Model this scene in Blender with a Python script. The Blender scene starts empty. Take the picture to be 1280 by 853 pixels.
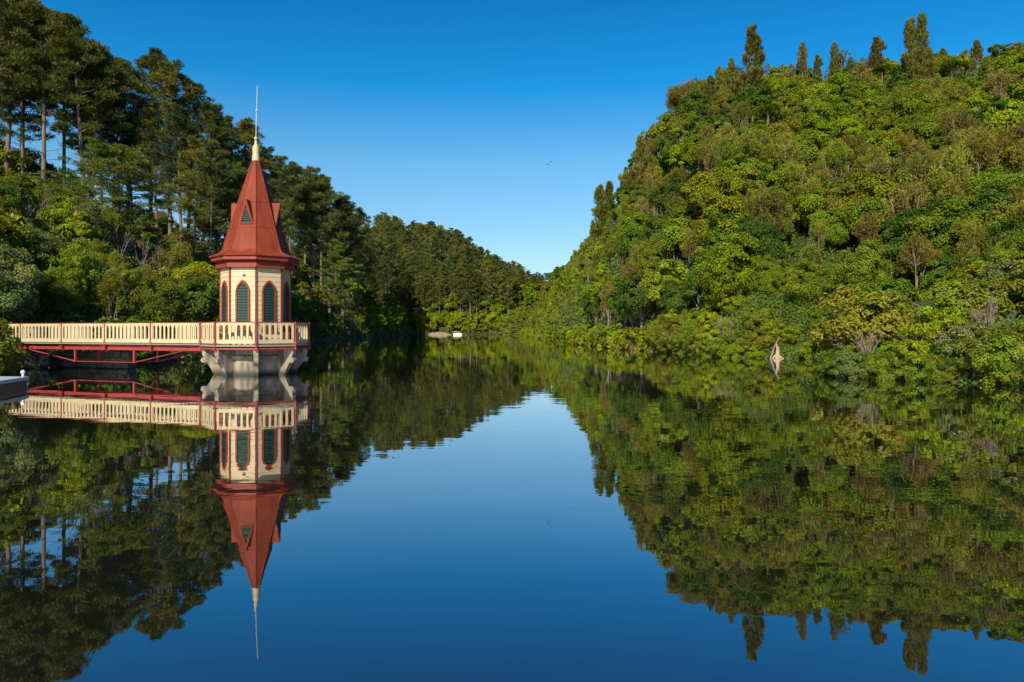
import bpy, bmesh, math, random
import numpy as np
from mathutils import Vector, Matrix

random.seed(7)
S = bpy.context.scene
COL = S.collection
R = math.radians
F, CX, HY, CAMZ = 900.0, 640.0, 414.0, 2.0      # focal length in photo pixels, image centre, horizon row, eye height

# ------------------------------------------------------------------ camera
cam = bpy.data.cameras.new('camera')
cam.sensor_width = 36.0
cam.lens = 36.0 * F / 1280.0
cam.shift_y = (HY - 426.5) / 1280.0
cam.clip_start, cam.clip_end = 0.1, 20000
camo = bpy.data.objects.new('camera', cam)
camo.location = (0, 0, CAMZ)
camo.rotation_euler = (R(90), 0, 0)
COL.objects.link(camo)
S.camera = camo

# ------------------------------------------------------------------ light and sky
SUN_EL, SUN_AZ = 33.0, -17.0                     # azimuth from straight behind the camera, negative = from its left
sx, sy, sz = math.sin(R(SUN_AZ)) * math.cos(R(SUN_EL)), -math.cos(R(SUN_AZ)) * math.cos(R(SUN_EL)), math.sin(R(SUN_EL))
sun = bpy.data.lights.new('sun', 'SUN')
sun.energy, sun.angle, sun.color = 5.0, R(0.5), (1.0, 0.885, 0.70)
suno = bpy.data.objects.new('sun', sun)
suno.rotation_euler = Vector((sx, sy, sz)).to_track_quat('Z', 'Y').to_euler()
suno.location = (-60, -80, 80)
COL.objects.link(suno)

W = bpy.data.worlds.new('World')
S.world = W
W.use_nodes = True
nt = W.node_tree
nt.nodes.clear()
out = nt.nodes.new('ShaderNodeOutputWorld')
bg = nt.nodes.new('ShaderNodeBackground')
sky = nt.nodes.new('ShaderNodeTexSky')
sky.sky_type = 'NISHITA'
sky.sun_disc = False
sky.sun_elevation = R(SUN_EL)
sky.sun_rotation = math.atan2(sx, sy) % (2 * math.pi)
sky.air_density, sky.dust_density, sky.ozone_density = 1.0, 0.2, 3.0
geo = nt.nodes.new('ShaderNodeTexCoord')
sep = nt.nodes.new('ShaderNodeSeparateXYZ')
nt.links.new(geo.outputs['Generated'], sep.inputs[0])
ramp = nt.nodes.new('ShaderNodeValToRGB')        # polarised, saturated blue deepening with height
nt.links.new(sep.outputs['Z'], ramp.inputs[0])
SKY = [(0.0, (0.60, 0.72, 0.76)), (0.10, (0.62, 0.75, 0.79)), (0.225, (0.44, 0.80, 0.90)), (0.32, (0.06, 0.68, 0.98)), (0.46, (0.02, 0.52, 0.90)), (1.0, (0.02, 0.46, 0.82))]
cr = ramp.color_ramp
while len(cr.elements) < len(SKY): cr.elements.new(0.5)
for e, (p, c) in zip(cr.elements, SKY): e.position, e.color = p, (*c, 1)
mul = nt.nodes.new('ShaderNodeMix')
mul.data_type, mul.blend_type = 'RGBA', 'MULTIPLY'
mul.inputs['Factor'].default_value = 1.0
nt.links.new(sky.outputs[0], mul.inputs[6])
nt.links.new(ramp.outputs[0], mul.inputs[7])
nt.links.new(mul.outputs[2], bg.inputs[0])
bg.inputs[1].default_value = 0.112
nt.links.new(bg.outputs[0], out.inputs[0])

S.view_settings.view_transform = 'Standard'
S.view_settings.look = 'None'
S.view_settings.exposure = 0.42
S.view_settings.gamma = 1.0
S.view_settings.use_curve_mapping = False
S.render.engine = 'CYCLES'
S.cycles.max_bounces = 6
S.cycles.diffuse_bounces = 3
S.cycles.glossy_bounces = 3
S.cycles.transmission_bounces = 3
S.cycles.use_adaptive_sampling = True
S.cycles.adaptive_threshold = 0.015

# ------------------------------------------------------------------ materials
def new_mat(name):
    m = bpy.data.materials.new(name)
    m.use_nodes = True
    n = m.node_tree
    n.nodes.clear()
    o = n.nodes.new('ShaderNodeOutputMaterial')
    return m, n, o

def N(nt_, t, **kw):
    n = nt_.nodes.new(t)
    for k, v in kw.items(): setattr(n, k, v)
    return n

def mixrgb(n, a, b, fac, blend='MIX'):
    m = N(n, 'ShaderNodeMix', data_type='RGBA', blend_type=blend)
    for s, v in ((m.inputs['Factor'], fac), (m.inputs[6], a), (m.inputs[7], b)):
        if hasattr(v, 'is_linked'): n.links.new(v, s)
        elif isinstance(v, (int, float)): s.default_value = v
        else: s.default_value = (*v, 1)
    return m.outputs[2]

def solid(name, col, col2=None, rough=0.6, scale=6.0, bump=0.0, spec=0.5, detail=4.0, stretch=(1, 1, 1), metal=0.0):
    """Paint, wood, stone ...: two tones blotched by noise, with a fine relief."""
    m, n, o = new_mat(name)
    p = N(n, 'ShaderNodeBsdfPrincipled')
    tc = N(n, 'ShaderNodeTexCoord')
    mp = N(n, 'ShaderNodeMapping')
    mp.inputs['Scale'].default_value = stretch
    n.links.new(tc.outputs['Object'], mp.inputs[0])
    nz = N(n, 'ShaderNodeTexNoise')
    nz.inputs['Scale'].default_value, nz.inputs['Detail'].default_value = scale, detail
    n.links.new(mp.outputs[0], nz.inputs['Vector'])
    r = N(n, 'ShaderNodeMapRange')
    r.inputs[1].default_value, r.inputs[2].default_value = 0.35, 0.7
    n.links.new(nz.outputs['Fac'], r.inputs[0])
    c2 = col2 or tuple(c * 0.8 for c in col)
    n.links.new(mixrgb(n, col, c2, r.outputs[0]), p.inputs['Base Color'])
    p.inputs['Roughness'].default_value = rough
    p.inputs['Metallic'].default_value = metal
    p.inputs['Specular IOR Level'].default_value = spec
    if bump:
        b = N(n, 'ShaderNodeBump')
        b.inputs['Strength'].default_value, b.inputs['Distance'].default_value = 1.0, bump
        nz2 = N(n, 'ShaderNodeTexNoise')
        nz2.inputs['Scale'].default_value, nz2.inputs['Detail'].default_value = scale * 3, 6
        n.links.new(mp.outputs[0], nz2.inputs['Vector'])
        n.links.new(nz2.outputs['Fac'], b.inputs['Height'])
        n.links.new(b.outputs[0], p.inputs['Normal'])
    n.links.new(p.outputs[0], o.inputs[0])
    return m

CREAM = solid('cream_paint', (0.57, 0.46, 0.27), (0.47, 0.37, 0.205), 0.6, 2.2, 0.0015, stretch=(1, 1, 0.35))
RED = solid('red_paint', (0.25, 0.040, 0.022), (0.19, 0.028, 0.016), 0.55, 4.0, 0.0008, spec=0.3)
STEELRED = solid('red_steel_paint', (0.33, 0.042, 0.036), (0.25, 0.034, 0.026), 0.55, 3.0, 0.002)
ROOFRED = solid('roof_red_sheet', (0.25, 0.044, 0.019), (0.165, 0.028, 0.012), 0.65, 3.2, 0.003, spec=0.2, stretch=(1, 1, 0.16), detail=7)
GREEN = solid('green_louvre_paint', (0.009, 0.046, 0.033), (0.007, 0.034, 0.025), 0.6, 5.0, spec=0.25)
DARK = solid('dark_interior', (0.012, 0.012, 0.012), None, 0.9)
MASTP = solid('pale_mast_paint', (0.55, 0.48, 0.38), (0.42, 0.36, 0.28), 0.5, 4.0)
WHITE = solid('white_paint', (0.80, 0.80, 0.78), (0.72, 0.72, 0.70), 0.4, 4.0)
PINKROOF = solid('pale_canopy', (0.75, 0.62, 0.56), None, 0.6)
PLANK = solid('weathered_deck_timber', (0.30, 0.27, 0.21), (0.16, 0.15, 0.11), 0.8, 5.0, 0.004, stretch=(1, 6, 6))
DOCKTOP = solid('pale_green_decking', (0.42, 0.50, 0.43), (0.34, 0.42, 0.37), 0.7, 3.0, 0.002)
DOCKEDGE = solid('blue_grey_edging', (0.29, 0.35, 0.43), (0.23, 0.29, 0.37), 0.45, 3.0)
DOCKSIDE = solid('black_float', (0.018, 0.018, 0.018), (0.03, 0.028, 0.025), 0.5, 3.0)
DARKSTONE = solid('abutment_stone', (0.10, 0.10, 0.095), (0.05, 0.055, 0.05), 0.85, 2.5, 0.02)
BIRD = solid('dark_plumage', (0.03, 0.03, 0.035), None, 0.8)
STUMPWOOD = solid('bleached_wood', (0.50, 0.40, 0.31), (0.24, 0.17, 0.12), 0.8, 9.0, 0.01, stretch=(1, 1, 0.25))
TWIG = solid('dead_twig_bark', (0.26, 0.19, 0.16), (0.16, 0.12, 0.095), 0.9, 5.0)
PINEBARK = solid('pine_bark', (0.20, 0.155, 0.12), (0.095, 0.068, 0.05), 0.9, 3.0, 0.02, stretch=(1, 1, 0.2))
PALEBARK = solid('pale_bark', (0.24, 0.19, 0.14), (0.13, 0.10, 0.07), 0.9, 3.0, 0.01, stretch=(1, 1, 0.2))
SANDM = solid('pale_gravel_bank', (0.36, 0.29, 0.18), (0.22, 0.19, 0.12), 0.9, 1.2, 0.03)

def concrete_mat():
    m, n, o = new_mat('weathered_concrete')
    p = N(n, 'ShaderNodeBsdfPrincipled')
    g = N(n, 'ShaderNodeNewGeometry')
    mp = N(n, 'ShaderNodeMapping')
    mp.inputs['Scale'].default_value = (3, 3, 0.7)
    n.links.new(g.outputs['Position'], mp.inputs[0])
    nz = N(n, 'ShaderNodeTexNoise'); nz.inputs['Scale'].default_value = 1.4; nz.inputs['Detail'].default_value = 8
    n.links.new(mp.outputs[0], nz.inputs['Vector'])
    r = N(n, 'ShaderNodeMapRange'); r.inputs[1].default_value, r.inputs[2].default_value = 0.36, 0.68
    n.links.new(nz.outputs['Fac'], r.inputs[0])
    c = mixrgb(n, (0.37, 0.32, 0.24), (0.10, 0.09, 0.068), r.outputs[0])
    sp = N(n, 'ShaderNodeSeparateXYZ'); n.links.new(g.outputs['Position'], sp.inputs[0])
    tide = N(n, 'ShaderNodeMapRange')              # algae and damp up to the high-water mark
    tide.inputs[1].default_value, tide.inputs[2].default_value = 0.30, 0.06
    n.links.new(sp.outputs['Z'], tide.inputs[0])
    c = mixrgb(n, c, (0.045, 0.042, 0.028), tide.outputs[0])
    n.links.new(c, p.inputs['Base Color'])
    p.inputs['Roughness'].default_value = 0.85
    b = N(n, 'ShaderNodeBump'); b.inputs['Distance'].default_value = 0.015
    nz2 = N(n, 'ShaderNodeTexNoise'); nz2.inputs['Scale'].default_value = 9; nz2.inputs['Detail'].default_value = 8
    n.links.new(g.outputs['Position'], nz2.inputs['Vector'])
    n.links.new(nz2.outputs['Fac'], b.inputs['Height'])
    n.links.new(b.outputs[0], p.inputs['Normal'])
    n.links.new(p.outputs[0], o.inputs[0])
    return m
CONCRETE = concrete_mat()

def leaf_mat(name, rough=0.5, spec=0.35, transl=0.28, own=None):
    """Leaf colour = the tree's own colour (Object Info) varied leaf by leaf."""
    m, n, o = new_mat(name)
    oi = N(n, 'ShaderNodeObjectInfo')
    at = N(n, 'ShaderNodeAttribute'); at.attribute_name = 'tint'
    base = oi.outputs['Color']
    if own: 
        rgb = N(n, 'ShaderNodeRGB'); rgb.outputs[0].default_value = (*own, 1); base = rgb.outputs[0]
    sp = N(n, 'ShaderNodeSeparateColor'); n.links.new(at.outputs['Color'], sp.inputs[0])
    hs = N(n, 'ShaderNodeHueSaturation')
    mh = N(n, 'ShaderNodeMapRange'); mh.inputs[3].default_value, mh.inputs[4].default_value = 0.475, 0.525
    n.links.new(sp.outputs[0], mh.inputs[0]); n.links.new(mh.outputs[0], hs.inputs['Hue'])
    mv = N(n, 'ShaderNodeMapRange'); mv.inputs[3].default_value, mv.inputs[4].default_value = 0.62, 1.42
    n.links.new(sp.outputs[1], mv.inputs[0]); n.links.new(mv.outputs[0], hs.inputs['Value'])
    n.links.new(base, hs.inputs['Color'])
    p = N(n, 'ShaderNodeBsdfPrincipled')
    n.links.new(hs.outputs[0], p.inputs['Base Color'])
    p.inputs['Roughness'].default_value = rough
    p.inputs['Specular IOR Level'].default_value = spec
    t = N(n, 'ShaderNodeBsdfTranslucent')
    n.links.new(mixrgb(n, hs.outputs[0], (1.3, 1.25, 0.6), 1.0, 'MULTIPLY'), t.inputs[0])
    ms = N(n, 'ShaderNodeMixShader'); ms.inputs[0].default_value = transl
    n.links.new(p.outputs[0], ms.inputs[1]); n.links.new(t.outputs[0], ms.inputs[2])
    n.links.new(ms.outputs[0], o.inputs[0])
    return m
LEAF = leaf_mat('leaves', 0.5, 0.24)
NEEDLE = leaf_mat('needles', 0.6, 0.25, 0.18)
COVER = leaf_mat('ground_cover_leaves', 0.6, 0.2, 0.25)

def ground_mat():
    m, n, o = new_mat('forest_floor')
    p = N(n, 'ShaderNodeBsdfPrincipled')
    g = N(n, 'ShaderNodeNewGeometry')
    nz = N(n, 'ShaderNodeTexNoise'); nz.inputs['Scale'].default_value = 0.35; nz.inputs['Detail'].default_value = 10
    n.links.new(g.outputs['Position'], nz.inputs['Vector'])
    r = N(n, 'ShaderNodeMapRange'); r.inputs[1].default_value, r.inputs[2].default_value = 0.35, 0.65
    n.links.new(nz.outputs['Fac'], r.inputs[0])
    n.links.new(mixrgb(n, (0.030, 0.036, 0.011), (0.048, 0.038, 0.020), r.outputs[0]), p.inputs['Base Color'])
    p.inputs['Roughness'].default_value = 0.95
    b = N(n, 'ShaderNodeBump'); b.inputs['Distance'].default_value = 0.3
    n.links.new(nz.outputs['Fac'], b.inputs['Height']); n.links.new(b.outputs[0], p.inputs['Normal'])
    n.links.new(p.outputs[0], o.inputs[0])
    return m
GROUND = ground_mat()

def water_mat():
    m, n, o = new_mat('still_lake_water')
    g = N(n, 'ShaderNodeNewGeometry')
    mp = N(n, 'ShaderNodeMapping'); mp.inputs['Scale'].default_value = (0.55, 1.0, 1)
    n.links.new(g.outputs['Position'], mp.inputs[0])
    nz = N(n, 'ShaderNodeTexNoise'); nz.inputs['Scale'].default_value = 1.1; nz.inputs['Detail'].default_value = 3; nz.inputs['Roughness'].default_value = 0.5
    n.links.new(mp.outputs[0], nz.inputs['Vector'])
    # breeze patches: calm water with streaks of faint ripple
    nb = N(n, 'ShaderNodeTexNoise'); nb.inputs['Scale'].default_value = 0.05; nb.inputs['Detail'].default_value = 2
    mp2 = N(n, 'ShaderNodeMapping'); mp2.inputs['Scale'].default_value = (0.4, 1.6, 1)
    n.links.new(g.outputs['Position'], mp2.inputs[0]); n.links.new(mp2.outputs[0], nb.inputs['Vector'])
    rb = N(n, 'ShaderNodeMapRange'); rb.inputs[1].default_value, rb.inputs[2].default_value, rb.inputs[3].default_value, rb.inputs[4].default_value = 0.4, 0.65, 0.25, 1.0
    n.links.new(nb.outputs['Fac'], rb.inputs[0])
    b = N(n, 'ShaderNodeBump'); b.inputs['Distance'].default_value = 0.0058
    n.links.new(rb.outputs[0], b.inputs['Strength'])
    n.links.new(nz.outputs['Fac'], b.inputs['Height'])
    gl = N(n, 'ShaderNodeBsdfGlossy'); gl.inputs['Roughness'].default_value = 0.012
    gl.inputs['Color'].default_value = (0.98, 0.98, 1.0, 1)
    df = N(n, 'ShaderNodeBsdfDiffuse'); df.inputs['Color'].default_value = (0.010, 0.011, 0.007, 1)
    n.links.new(b.outputs[0], gl.inputs['Normal'])
    fr = N(n, 'ShaderNodeFresnel'); fr.inputs['IOR'].default_value = 1.33
    pw = N(n, 'ShaderNodeMath', operation='POWER'); pw.inputs[1].default_value = 0.45
    n.links.new(fr.outputs[0], pw.inputs[0])
    ms = N(n, 'ShaderNodeMixShader')
    n.links.new(pw.outputs[0], ms.inputs[0]); n.links.new(df.outputs[0], ms.inputs[1]); n.links.new(gl.outputs[0], ms.inputs[2])
    n.links.new(ms.outputs[0], o.inputs[0])
    return m
WATER = water_mat()

# ------------------------------------------------------------------ helpers
def tag(o, label=None, cat=None, group=None, kind=None):
    if label: o['label'] = label
    if cat: o['category'] = cat
    if group: o['group'] = group
    if kind: o['kind'] = kind
    return o

def empty(name, loc=(0, 0, 0), rz=0.0):
    o = bpy.data.objects.new(name, None)
    o.location = loc
    o.rotation_euler = (0, 0, rz)
    o.empty_display_size = 0.2
    COL.objects.link(o)
    return o

def link(name, me, parent=None, loc=(0, 0, 0), rz=0.0):
    o = bpy.data.objects.new(name, me)
    o.location = loc
    o.rotation_euler = (0, 0, rz)
    o.parent = parent
    COL.objects.link(o)
    return o

def mesh_np(name, V, faces, mat, tint=None, smooth=False):
    """faces: (n,4) or (n,3) int array."""
    V = np.asarray(V, np.float32); faces = np.asarray(faces, np.int32)
    me = bpy.data.meshes.new(name)
    k = faces.shape[1]
    me.vertices.add(len(V)); me.vertices.foreach_set('co', V.ravel())
    me.loops.add(faces.size); me.loops.foreach_set('vertex_index', faces.ravel())
    me.polygons.add(len(faces))
    me.polygons.foreach_set('loop_start', np.arange(0, faces.size, k, dtype=np.int32))
    me.polygons.foreach_set('loop_total', np.full(len(faces), k, np.int32))
    me.polygons.foreach_set('use_smooth', np.full(len(faces), smooth, bool))
    me.update(calc_edges=True)
    if tint is not None:
        a = me.attributes.new('tint', 'FLOAT_COLOR', 'POINT')
        a.data.foreach_set('color', np.asarray(tint, np.float32).ravel())
    me.materials.append(mat)
    return me

class MB:
    """Collects solids for ONE mesh."""
    def __init__(s): s.v, s.f = [], []
    def add(s, v, f):
        n = len(s.v); s.v += [tuple(p) for p in v]; s.f += [tuple(i + n for i in q) for q in f]; return s
    def box(s, x0, x1, y0, y1, z0, z1):
        return s.add([(x, y, z) for z in (z0, z1) for x, y in ((x0, y0), (x1, y0), (x1, y1), (x0, y1))],
                     [(3, 2, 1, 0), (4, 5, 6, 7), (0, 1, 5, 4), (1, 2, 6, 5), (2, 3, 7, 6), (3, 0, 4, 7)])
    def prism(s, poly, y0, y1):
        """poly in the XZ plane (counter-clockwise seen from -Y), extruded from y0 (front) to y1 (back)."""
        n = len(poly)
        v = [(x, y0, z) for x, z in poly] + [(x, y1, z) for x, z in poly]
        return s.add(v, [tuple(range(n)), tuple(range(2 * n - 1, n - 1, -1))] + [((i + 1) % n, i, n + i, n + (i + 1) % n) for i in range(n)])
    def lathe(s, prof, seg=16, a0=0.0, center=(0, 0), close=True):
        """prof: list of (radius, z) bottom to top."""
        v = []; n = len(prof)
        for r, z in prof:
            for k in range(seg):
                a = a0 + 2 * math.pi * k / seg
                v.append((center[0] + r * math.cos(a), center[1] + r * math.sin(a), z))
        f = [(i * seg + k, i * seg + (k + 1) % seg, (i + 1) * seg + (k + 1) % seg, (i + 1) * seg + k) for i in range(n - 1) for k in range(seg)]
        if close: f += [tuple(range(seg - 1, -1, -1)), tuple((n - 1) * seg + k for k in range(seg))]
        return s.add(v, f)
    def tube(s, pts, rad, seg=6):
        pts = [Vector(p) for p in pts]
        if not hasattr(rad, '__len__'): rad = [rad] * len(pts)
        v = []
        for i, p in enumerate(pts):
            d = (pts[min(i + 1, len(pts) - 1)] - pts[max(i - 1, 0)]).normalized()
            u = d.cross(Vector((0, 0, 1)) if abs(d.z) < 0.95 else Vector((1, 0, 0))).normalized()
            w = d.cross(u)
            for k in range(seg):
                a = 2 * math.pi * k / seg
                v.append(p + (u * math.cos(a) + w * math.sin(a)) * rad[i])
        n = len(pts)
        f = [(i * seg + k, (i + 1) * seg + k, (i + 1) * seg + (k + 1) % seg, i * seg + (k + 1) % seg) for i in range(n - 1) for k in range(seg)]
        f += [tuple(range(seg)), tuple((n - 1) * seg + k for k in range(seg - 1, -1, -1))]
        return s.add(v, f)
    def sphere(s, c, r, seg=10, rings=6):
        prof = [(max(r * math.sin(math.pi * i / rings), 1e-4), c[2] - r * math.cos(math.pi * i / rings)) for i in range(rings + 1)]
        return s.lathe(prof, seg, 0, (c[0], c[1]))
    def mesh(s, name, mat, smooth=False, bevel=0.0):
        me = bpy.data.meshes.new(name)
        me.from_pydata(s.v, [], s.f)
        bm = bmesh.new(); bm.from_mesh(me)
        bmesh.ops.recalc_face_normals(bm, faces=bm.faces)
        if bevel: bmesh.ops.bevel(bm, geom=[e for e in bm.edges if e.is_manifold and e.calc_face_angle(0) > 0.6], offset=bevel, segments=1, affect='EDGES')
        for f in bm.faces: f.smooth = smooth
        bm.to_mesh(me); bm.free()
        me.materials.append(mat)
        return me
    def build(s, name, mat, parent=None, loc=(0, 0, 0), rz=0.0, smooth=False, bevel=0.0):
        return link(name, s.mesh(name, mat, smooth, bevel), parent, loc, rz)

def proj(x, y, z): return CX + F * x / y, HY - F * (z - CAMZ) / y
def xz(px, py, y): return (px - CX) / F * y, CAMZ + (HY - py) / F * y

# ------------------------------------------------------------------ terrain
XL_Y = [-80, 0, 25, 32, 36, 38, 44, 52, 60, 80, 120, 164, 190, 225, 300, 375, 1200]
XL_X = [-45, -38, -29, -24.3, -25, -25.6, -25, -22.5, -25, -30, -37, -43, -45, -47, -50, -52, -52]
XR_Y = [-80, 0, 24, 26.5, 29, 31, 35, 42, 48, 50, 52, 53, 54.5, 64, 78, 112, 150, 257, 375, 1200]
XR_X = [60, 34, 24, 18.8, 16.5, 14.5, 15.5, 19, 22, 22.8, 21, 19.2, 15.7, 15, 12.2, 10, 8.3, 5.7, 4, 4]
CAPL_Y = [-80, 30, 60, 90, 110, 135, 170, 200, 260, 350, 1200]
CAPL_V = [3, 4, 17, 21, 21, 17, 22, 25, 33, 45, 50]
CAPF_X = [-400, -120, -80, -55, -36, -18, 0, 20, 60, 400]
CAPF_V = [60, 60, 59, 55, 49, 36, 28, 24, 30, 30]

def wob(x, y):
    return np.sin(x * 0.11 + 1.3) * np.cos(y * 0.09 + 0.4) + 0.6 * np.sin(x * 0.23 + y * 0.17) + 0.4 * np.sin(x * 0.41 - y * 0.37 + 2)

def ground(x, y):
    x = np.asarray(x, float); y = np.asarray(y, float)
    dl = np.interp(y, XL_Y, XL_X) - x
    cl = np.interp(y, CAPL_Y, CAPL_V)
    slope = np.interp(y, [40, 60, 100, 160, 260], [0.45, 0.85, 0.95, 1.5, 1.3])
    hl = np.where(dl > 0, cl * (1 - np.exp(-np.maximum(dl, 0) * slope / cl * 1.15)), 0.45 * dl)
    back = np.clip((dl - 42) / 60, 0, 1) * np.clip((160 - y) / 40, 0, 1)
    hl = hl - back * 14
    dr = x - np.interp(y, XR_Y, XR_X)
    flank = np.interp(y, [60, 110, 160, 210, 280], [1.2, 1.85, 2.0, 1.7, 1.5]) * dr
    face = 0.7 + 0.50 * np.maximum(y - 50, 0) + 0.22 * np.maximum(x - 16, 0)
    hr = np.minimum(flank, face)
    capr = 62 - 0.15 * np.clip(x - 42, 0, 80) + 1.2 * np.sin(x * 0.08 + 1)
    hr = np.where(hr > 0, capr * (1 - np.exp(-(np.maximum(hr, 0) / capr) - 0.9 * (np.maximum(hr, 0) / capr) ** 3)), 0.45 * hr)
    df = y - 377 - 2 * np.sin(x * 0.09)
    cf = np.interp(x, CAPF_X, CAPF_V)
    hf = np.where(df > 0, cf * (1 - np.exp(-np.maximum(df - 6, 0) * 1.3 / cf)) + 0.10 * np.minimum(df, 6), 0.45 * df)
    fr_ = np.clip((y - 545) / 60, 0, 1)
    hf = np.where(y > 545, np.maximum(hf, 44 * fr_ ** 2 * (3 - 2 * fr_)), hf)     # the next ridge up the valley
    h = np.maximum(np.maximum(hl, hr), hf)
    h = np.maximum(h, np.where(y < -12, np.minimum(0.4 * (-12 - y), 1.2), -50))
    h = np.where(h > 0.6, h + 0.55 * wob(x, y) * np.clip((h - 0.6) / 6, 0, 1), h)
    return np.maximum(h, -3.0)

def gz(x, y): return float(ground(x, y))

gx = np.concatenate([[-9000, -4000, -1500, -700, -400, -280], np.arange(-220, -100, 6), np.arange(-100, -40, 2.0), np.arange(-40, -16, .8), np.arange(-16, 4, 2.0), np.arange(4, 42, .7), np.arange(42, 100, 2.0), np.arange(100, 221, 6), [280, 400, 700, 1500, 4000, 9000]])
gy = np.concatenate([[-9000, -3000, -800, -250, -120, -60, -30], np.arange(-16, 22, 2.0), np.arange(22, 76, .7), np.arange(76, 200, 2.0), np.arange(200, 540, 5), [600, 700, 900, 1500, 4000, 9000]])
GX, GY = np.meshgrid(gx, gy)
GZ = ground(GX, GY)
GZ = np.where((GZ < 0) & (GY > 0) & (GY < 420), GZ - 0.3, GZ)        # the bed drops off a little at the water's edge
nx, ny = len(gx), len(gy)
idx = np.arange(nx * ny).reshape(ny, nx)
faces = np.stack([idx[:-1, :-1], idx[:-1, 1:], idx[1:, 1:], idx[1:, :-1]], -1).reshape(-1, 4)
tag(link('hills', mesh_np('hills', np.stack([GX, GY, GZ], -1).reshape(-1, 3), faces, GROUND, smooth=True)), kind='structure')
wv = [(-300, -40, 0), (300, -40, 0), (300, 420, 0), (-300, 420, 0)]
tag(link('water', mesh_np('water', wv, [(0, 1, 2, 3)], WATER)), kind='structure')

# ------------------------------------------------------------------ valve tower
TX, TY = -12.09, 34.0
AV = math.atan2(-TY, -TX)                 # one corner of the octagon points at the camera side
AV = math.atan2(-0.942, 0.335)
tower = tag(empty('valve_tower', (TX, TY, 0)), 'octagonal cream weatherboard valve tower with steep red spire standing in the lake', 'tower')
C8 = math.cos(math.pi / 8); S8 = math.sin(math.pi / 8)
def face_at(k, r):
    """location and turn of face k (0 = left of the front corner) of an octagon of corner radius r."""
    a = AV - math.pi / 8 - k * math.pi / 4
    return (r * C8 * math.cos(a), r * C8 * math.sin(a), 0), a + math.pi / 2
def corner_at(k, r):
    a = AV - k * math.pi / 4
    return (r * math.cos(a), r * math.sin(a), 0), a + math.pi / 2

# concrete drum with a ledge ring and scroll brackets under the deck corners
MB().lathe([(1.50, -3), (1.50, 0.02), (1.46, 0.06), (1.46, 0.74), (1.56, 0.78), (1.56, 0.86), (1.44, 0.92), (1.44, 1.168)], 48).build('drum', CONCRETE, tower)
prof = [(-0.2, -3.0)]
out_ = [(-1.86, -3.0), (-1.86, 0.02), (-1.98, 0.30), (-2.12, 0.50), (-2.17, 0.54)]
for i in range(9):
    a = R(-80 + i * 20)
    out_.append((-2.27 - 0.125 * math.cos(a), 0.655 + 0.125 * math.sin(a)))
out_ += [(-2.26, 0.80), (-2.30, 0.84), (-2.34, 0.96), (-2.34, 1.166)]
poly = [(p[0], p[1]) for p in out_] + [(-1.2, 1.166), (-1.2, -3.0)]
brm = MB().prism(poly[::-1], -0.11, 0.11).mesh('bracket', CONCRETE, bevel=0.012)
for k in range(8):
    a = AV - k * math.pi / 4
    link('bracket', brm, tower, (0, 0, 0), a + math.pi)
# the deck
MB().lathe([(2.32, 1.170), (2.32, 1.255)], 8, AV).build('deck_frame', DARKSTONE, tower)
MB().lathe([(2.37, 1.300), (2.42, 1.304), (2.42, 1.375), (2.37, 1.380)], 8, AV).build('deck', PLANK, tower)
mb = MB()
mb.lathe([(2.44, 1.175), (2.44, 1.245), (2.33, 1.246), (2.33, 1.1745)], 8, AV, close=False)
mb.build('angle_band', STEELRED, tower)

# balustrades: cream boards with pointed slots between the pickets
def balustrade_meshes(width, nslot, slotw, z0=1.44, z1=2.375):
    pitch = (width - 0.10) / (nslot + 0.45)
    x0 = -width / 2 + 0.05
    zb0, zb1, za = z0, z0 + 0.17, z1 - 0.085
    edges = []
    m0 = 0.5 * (width - 0.10 - (nslot - 1) * pitch - slotw)
    slots = [(x0 + m0 + i * pitch, x0 + m0 + i * pitch + slotw) for i in range(nslot)]
    fr = MB()
    fr.box(x0, -x0, -0.022, 0.022, zb0, zb1)                               # bottom board
    fr.box(x0, slots[0][0] - 0.02, -0.022, 0.022, zb1, z1); fr.box(slots[-1][1] + 0.02, -x0, -0.022, 0.022, zb1, z1)
    for a, b in slots:                                                      # pointed heads
        w, m = b - a, (a + b) / 2
        zs = za - 0.16
        arch = [(a, zs), (a + 0.06 * w, zs + 0.06), (a + 0.2 * w, zs + 0.11), (m, za), (b - 0.2 * w, zs + 0.11), (b - 0.06 * w, zs + 0.06), (b, zs)]
        # split at the apex so that no face is concave
        for j in range(6):
            (xa, z_a), (xb, z_b) = arch[j], arch[j + 1]
            fr.prism([(xa, z_a), (xb, z_b), (xb, z1), (xa, z1)], -0.020, 0.020)
    pk = []
    for i in range(nslot - 1):
        pk.append(0.5 * (slots[i][1] + slots[i + 1][0]))
    pw = slots[1][0] - slots[0][1]
    pm = MB().box(-pw / 2 + 0.0005, pw / 2 - 0.0005, -0.028, 0.016, zb1 + 0.001, z1 - 0.001)
    return fr.mesh('balustrade_panel', CREAM), pm.mesh('picket', CREAM, bevel=0.006), pk

def rail_cap(width, z=2.377):
    return MB().box(-width / 2, width / 2, -0.045, 0.045, z, z + 0.034).mesh('top_rail', RED, bevel=0.01)

PW = 2 * 2.36 * S8
pan, pik, pks = balustrade_meshes(PW, 6, 0.165)
rc = rail_cap(PW)
for k in range(8):
    if k == 2: continue                    # the footbridge comes in here
    loc, rz = face_at(k, 2.36)
    p = link('balustrade_panel', pan, tower, loc, rz)
    for x in pks: link('picket', pik, p, (x, 0, 0))
    link('top_rail', rc, tower, loc, rz)

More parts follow.
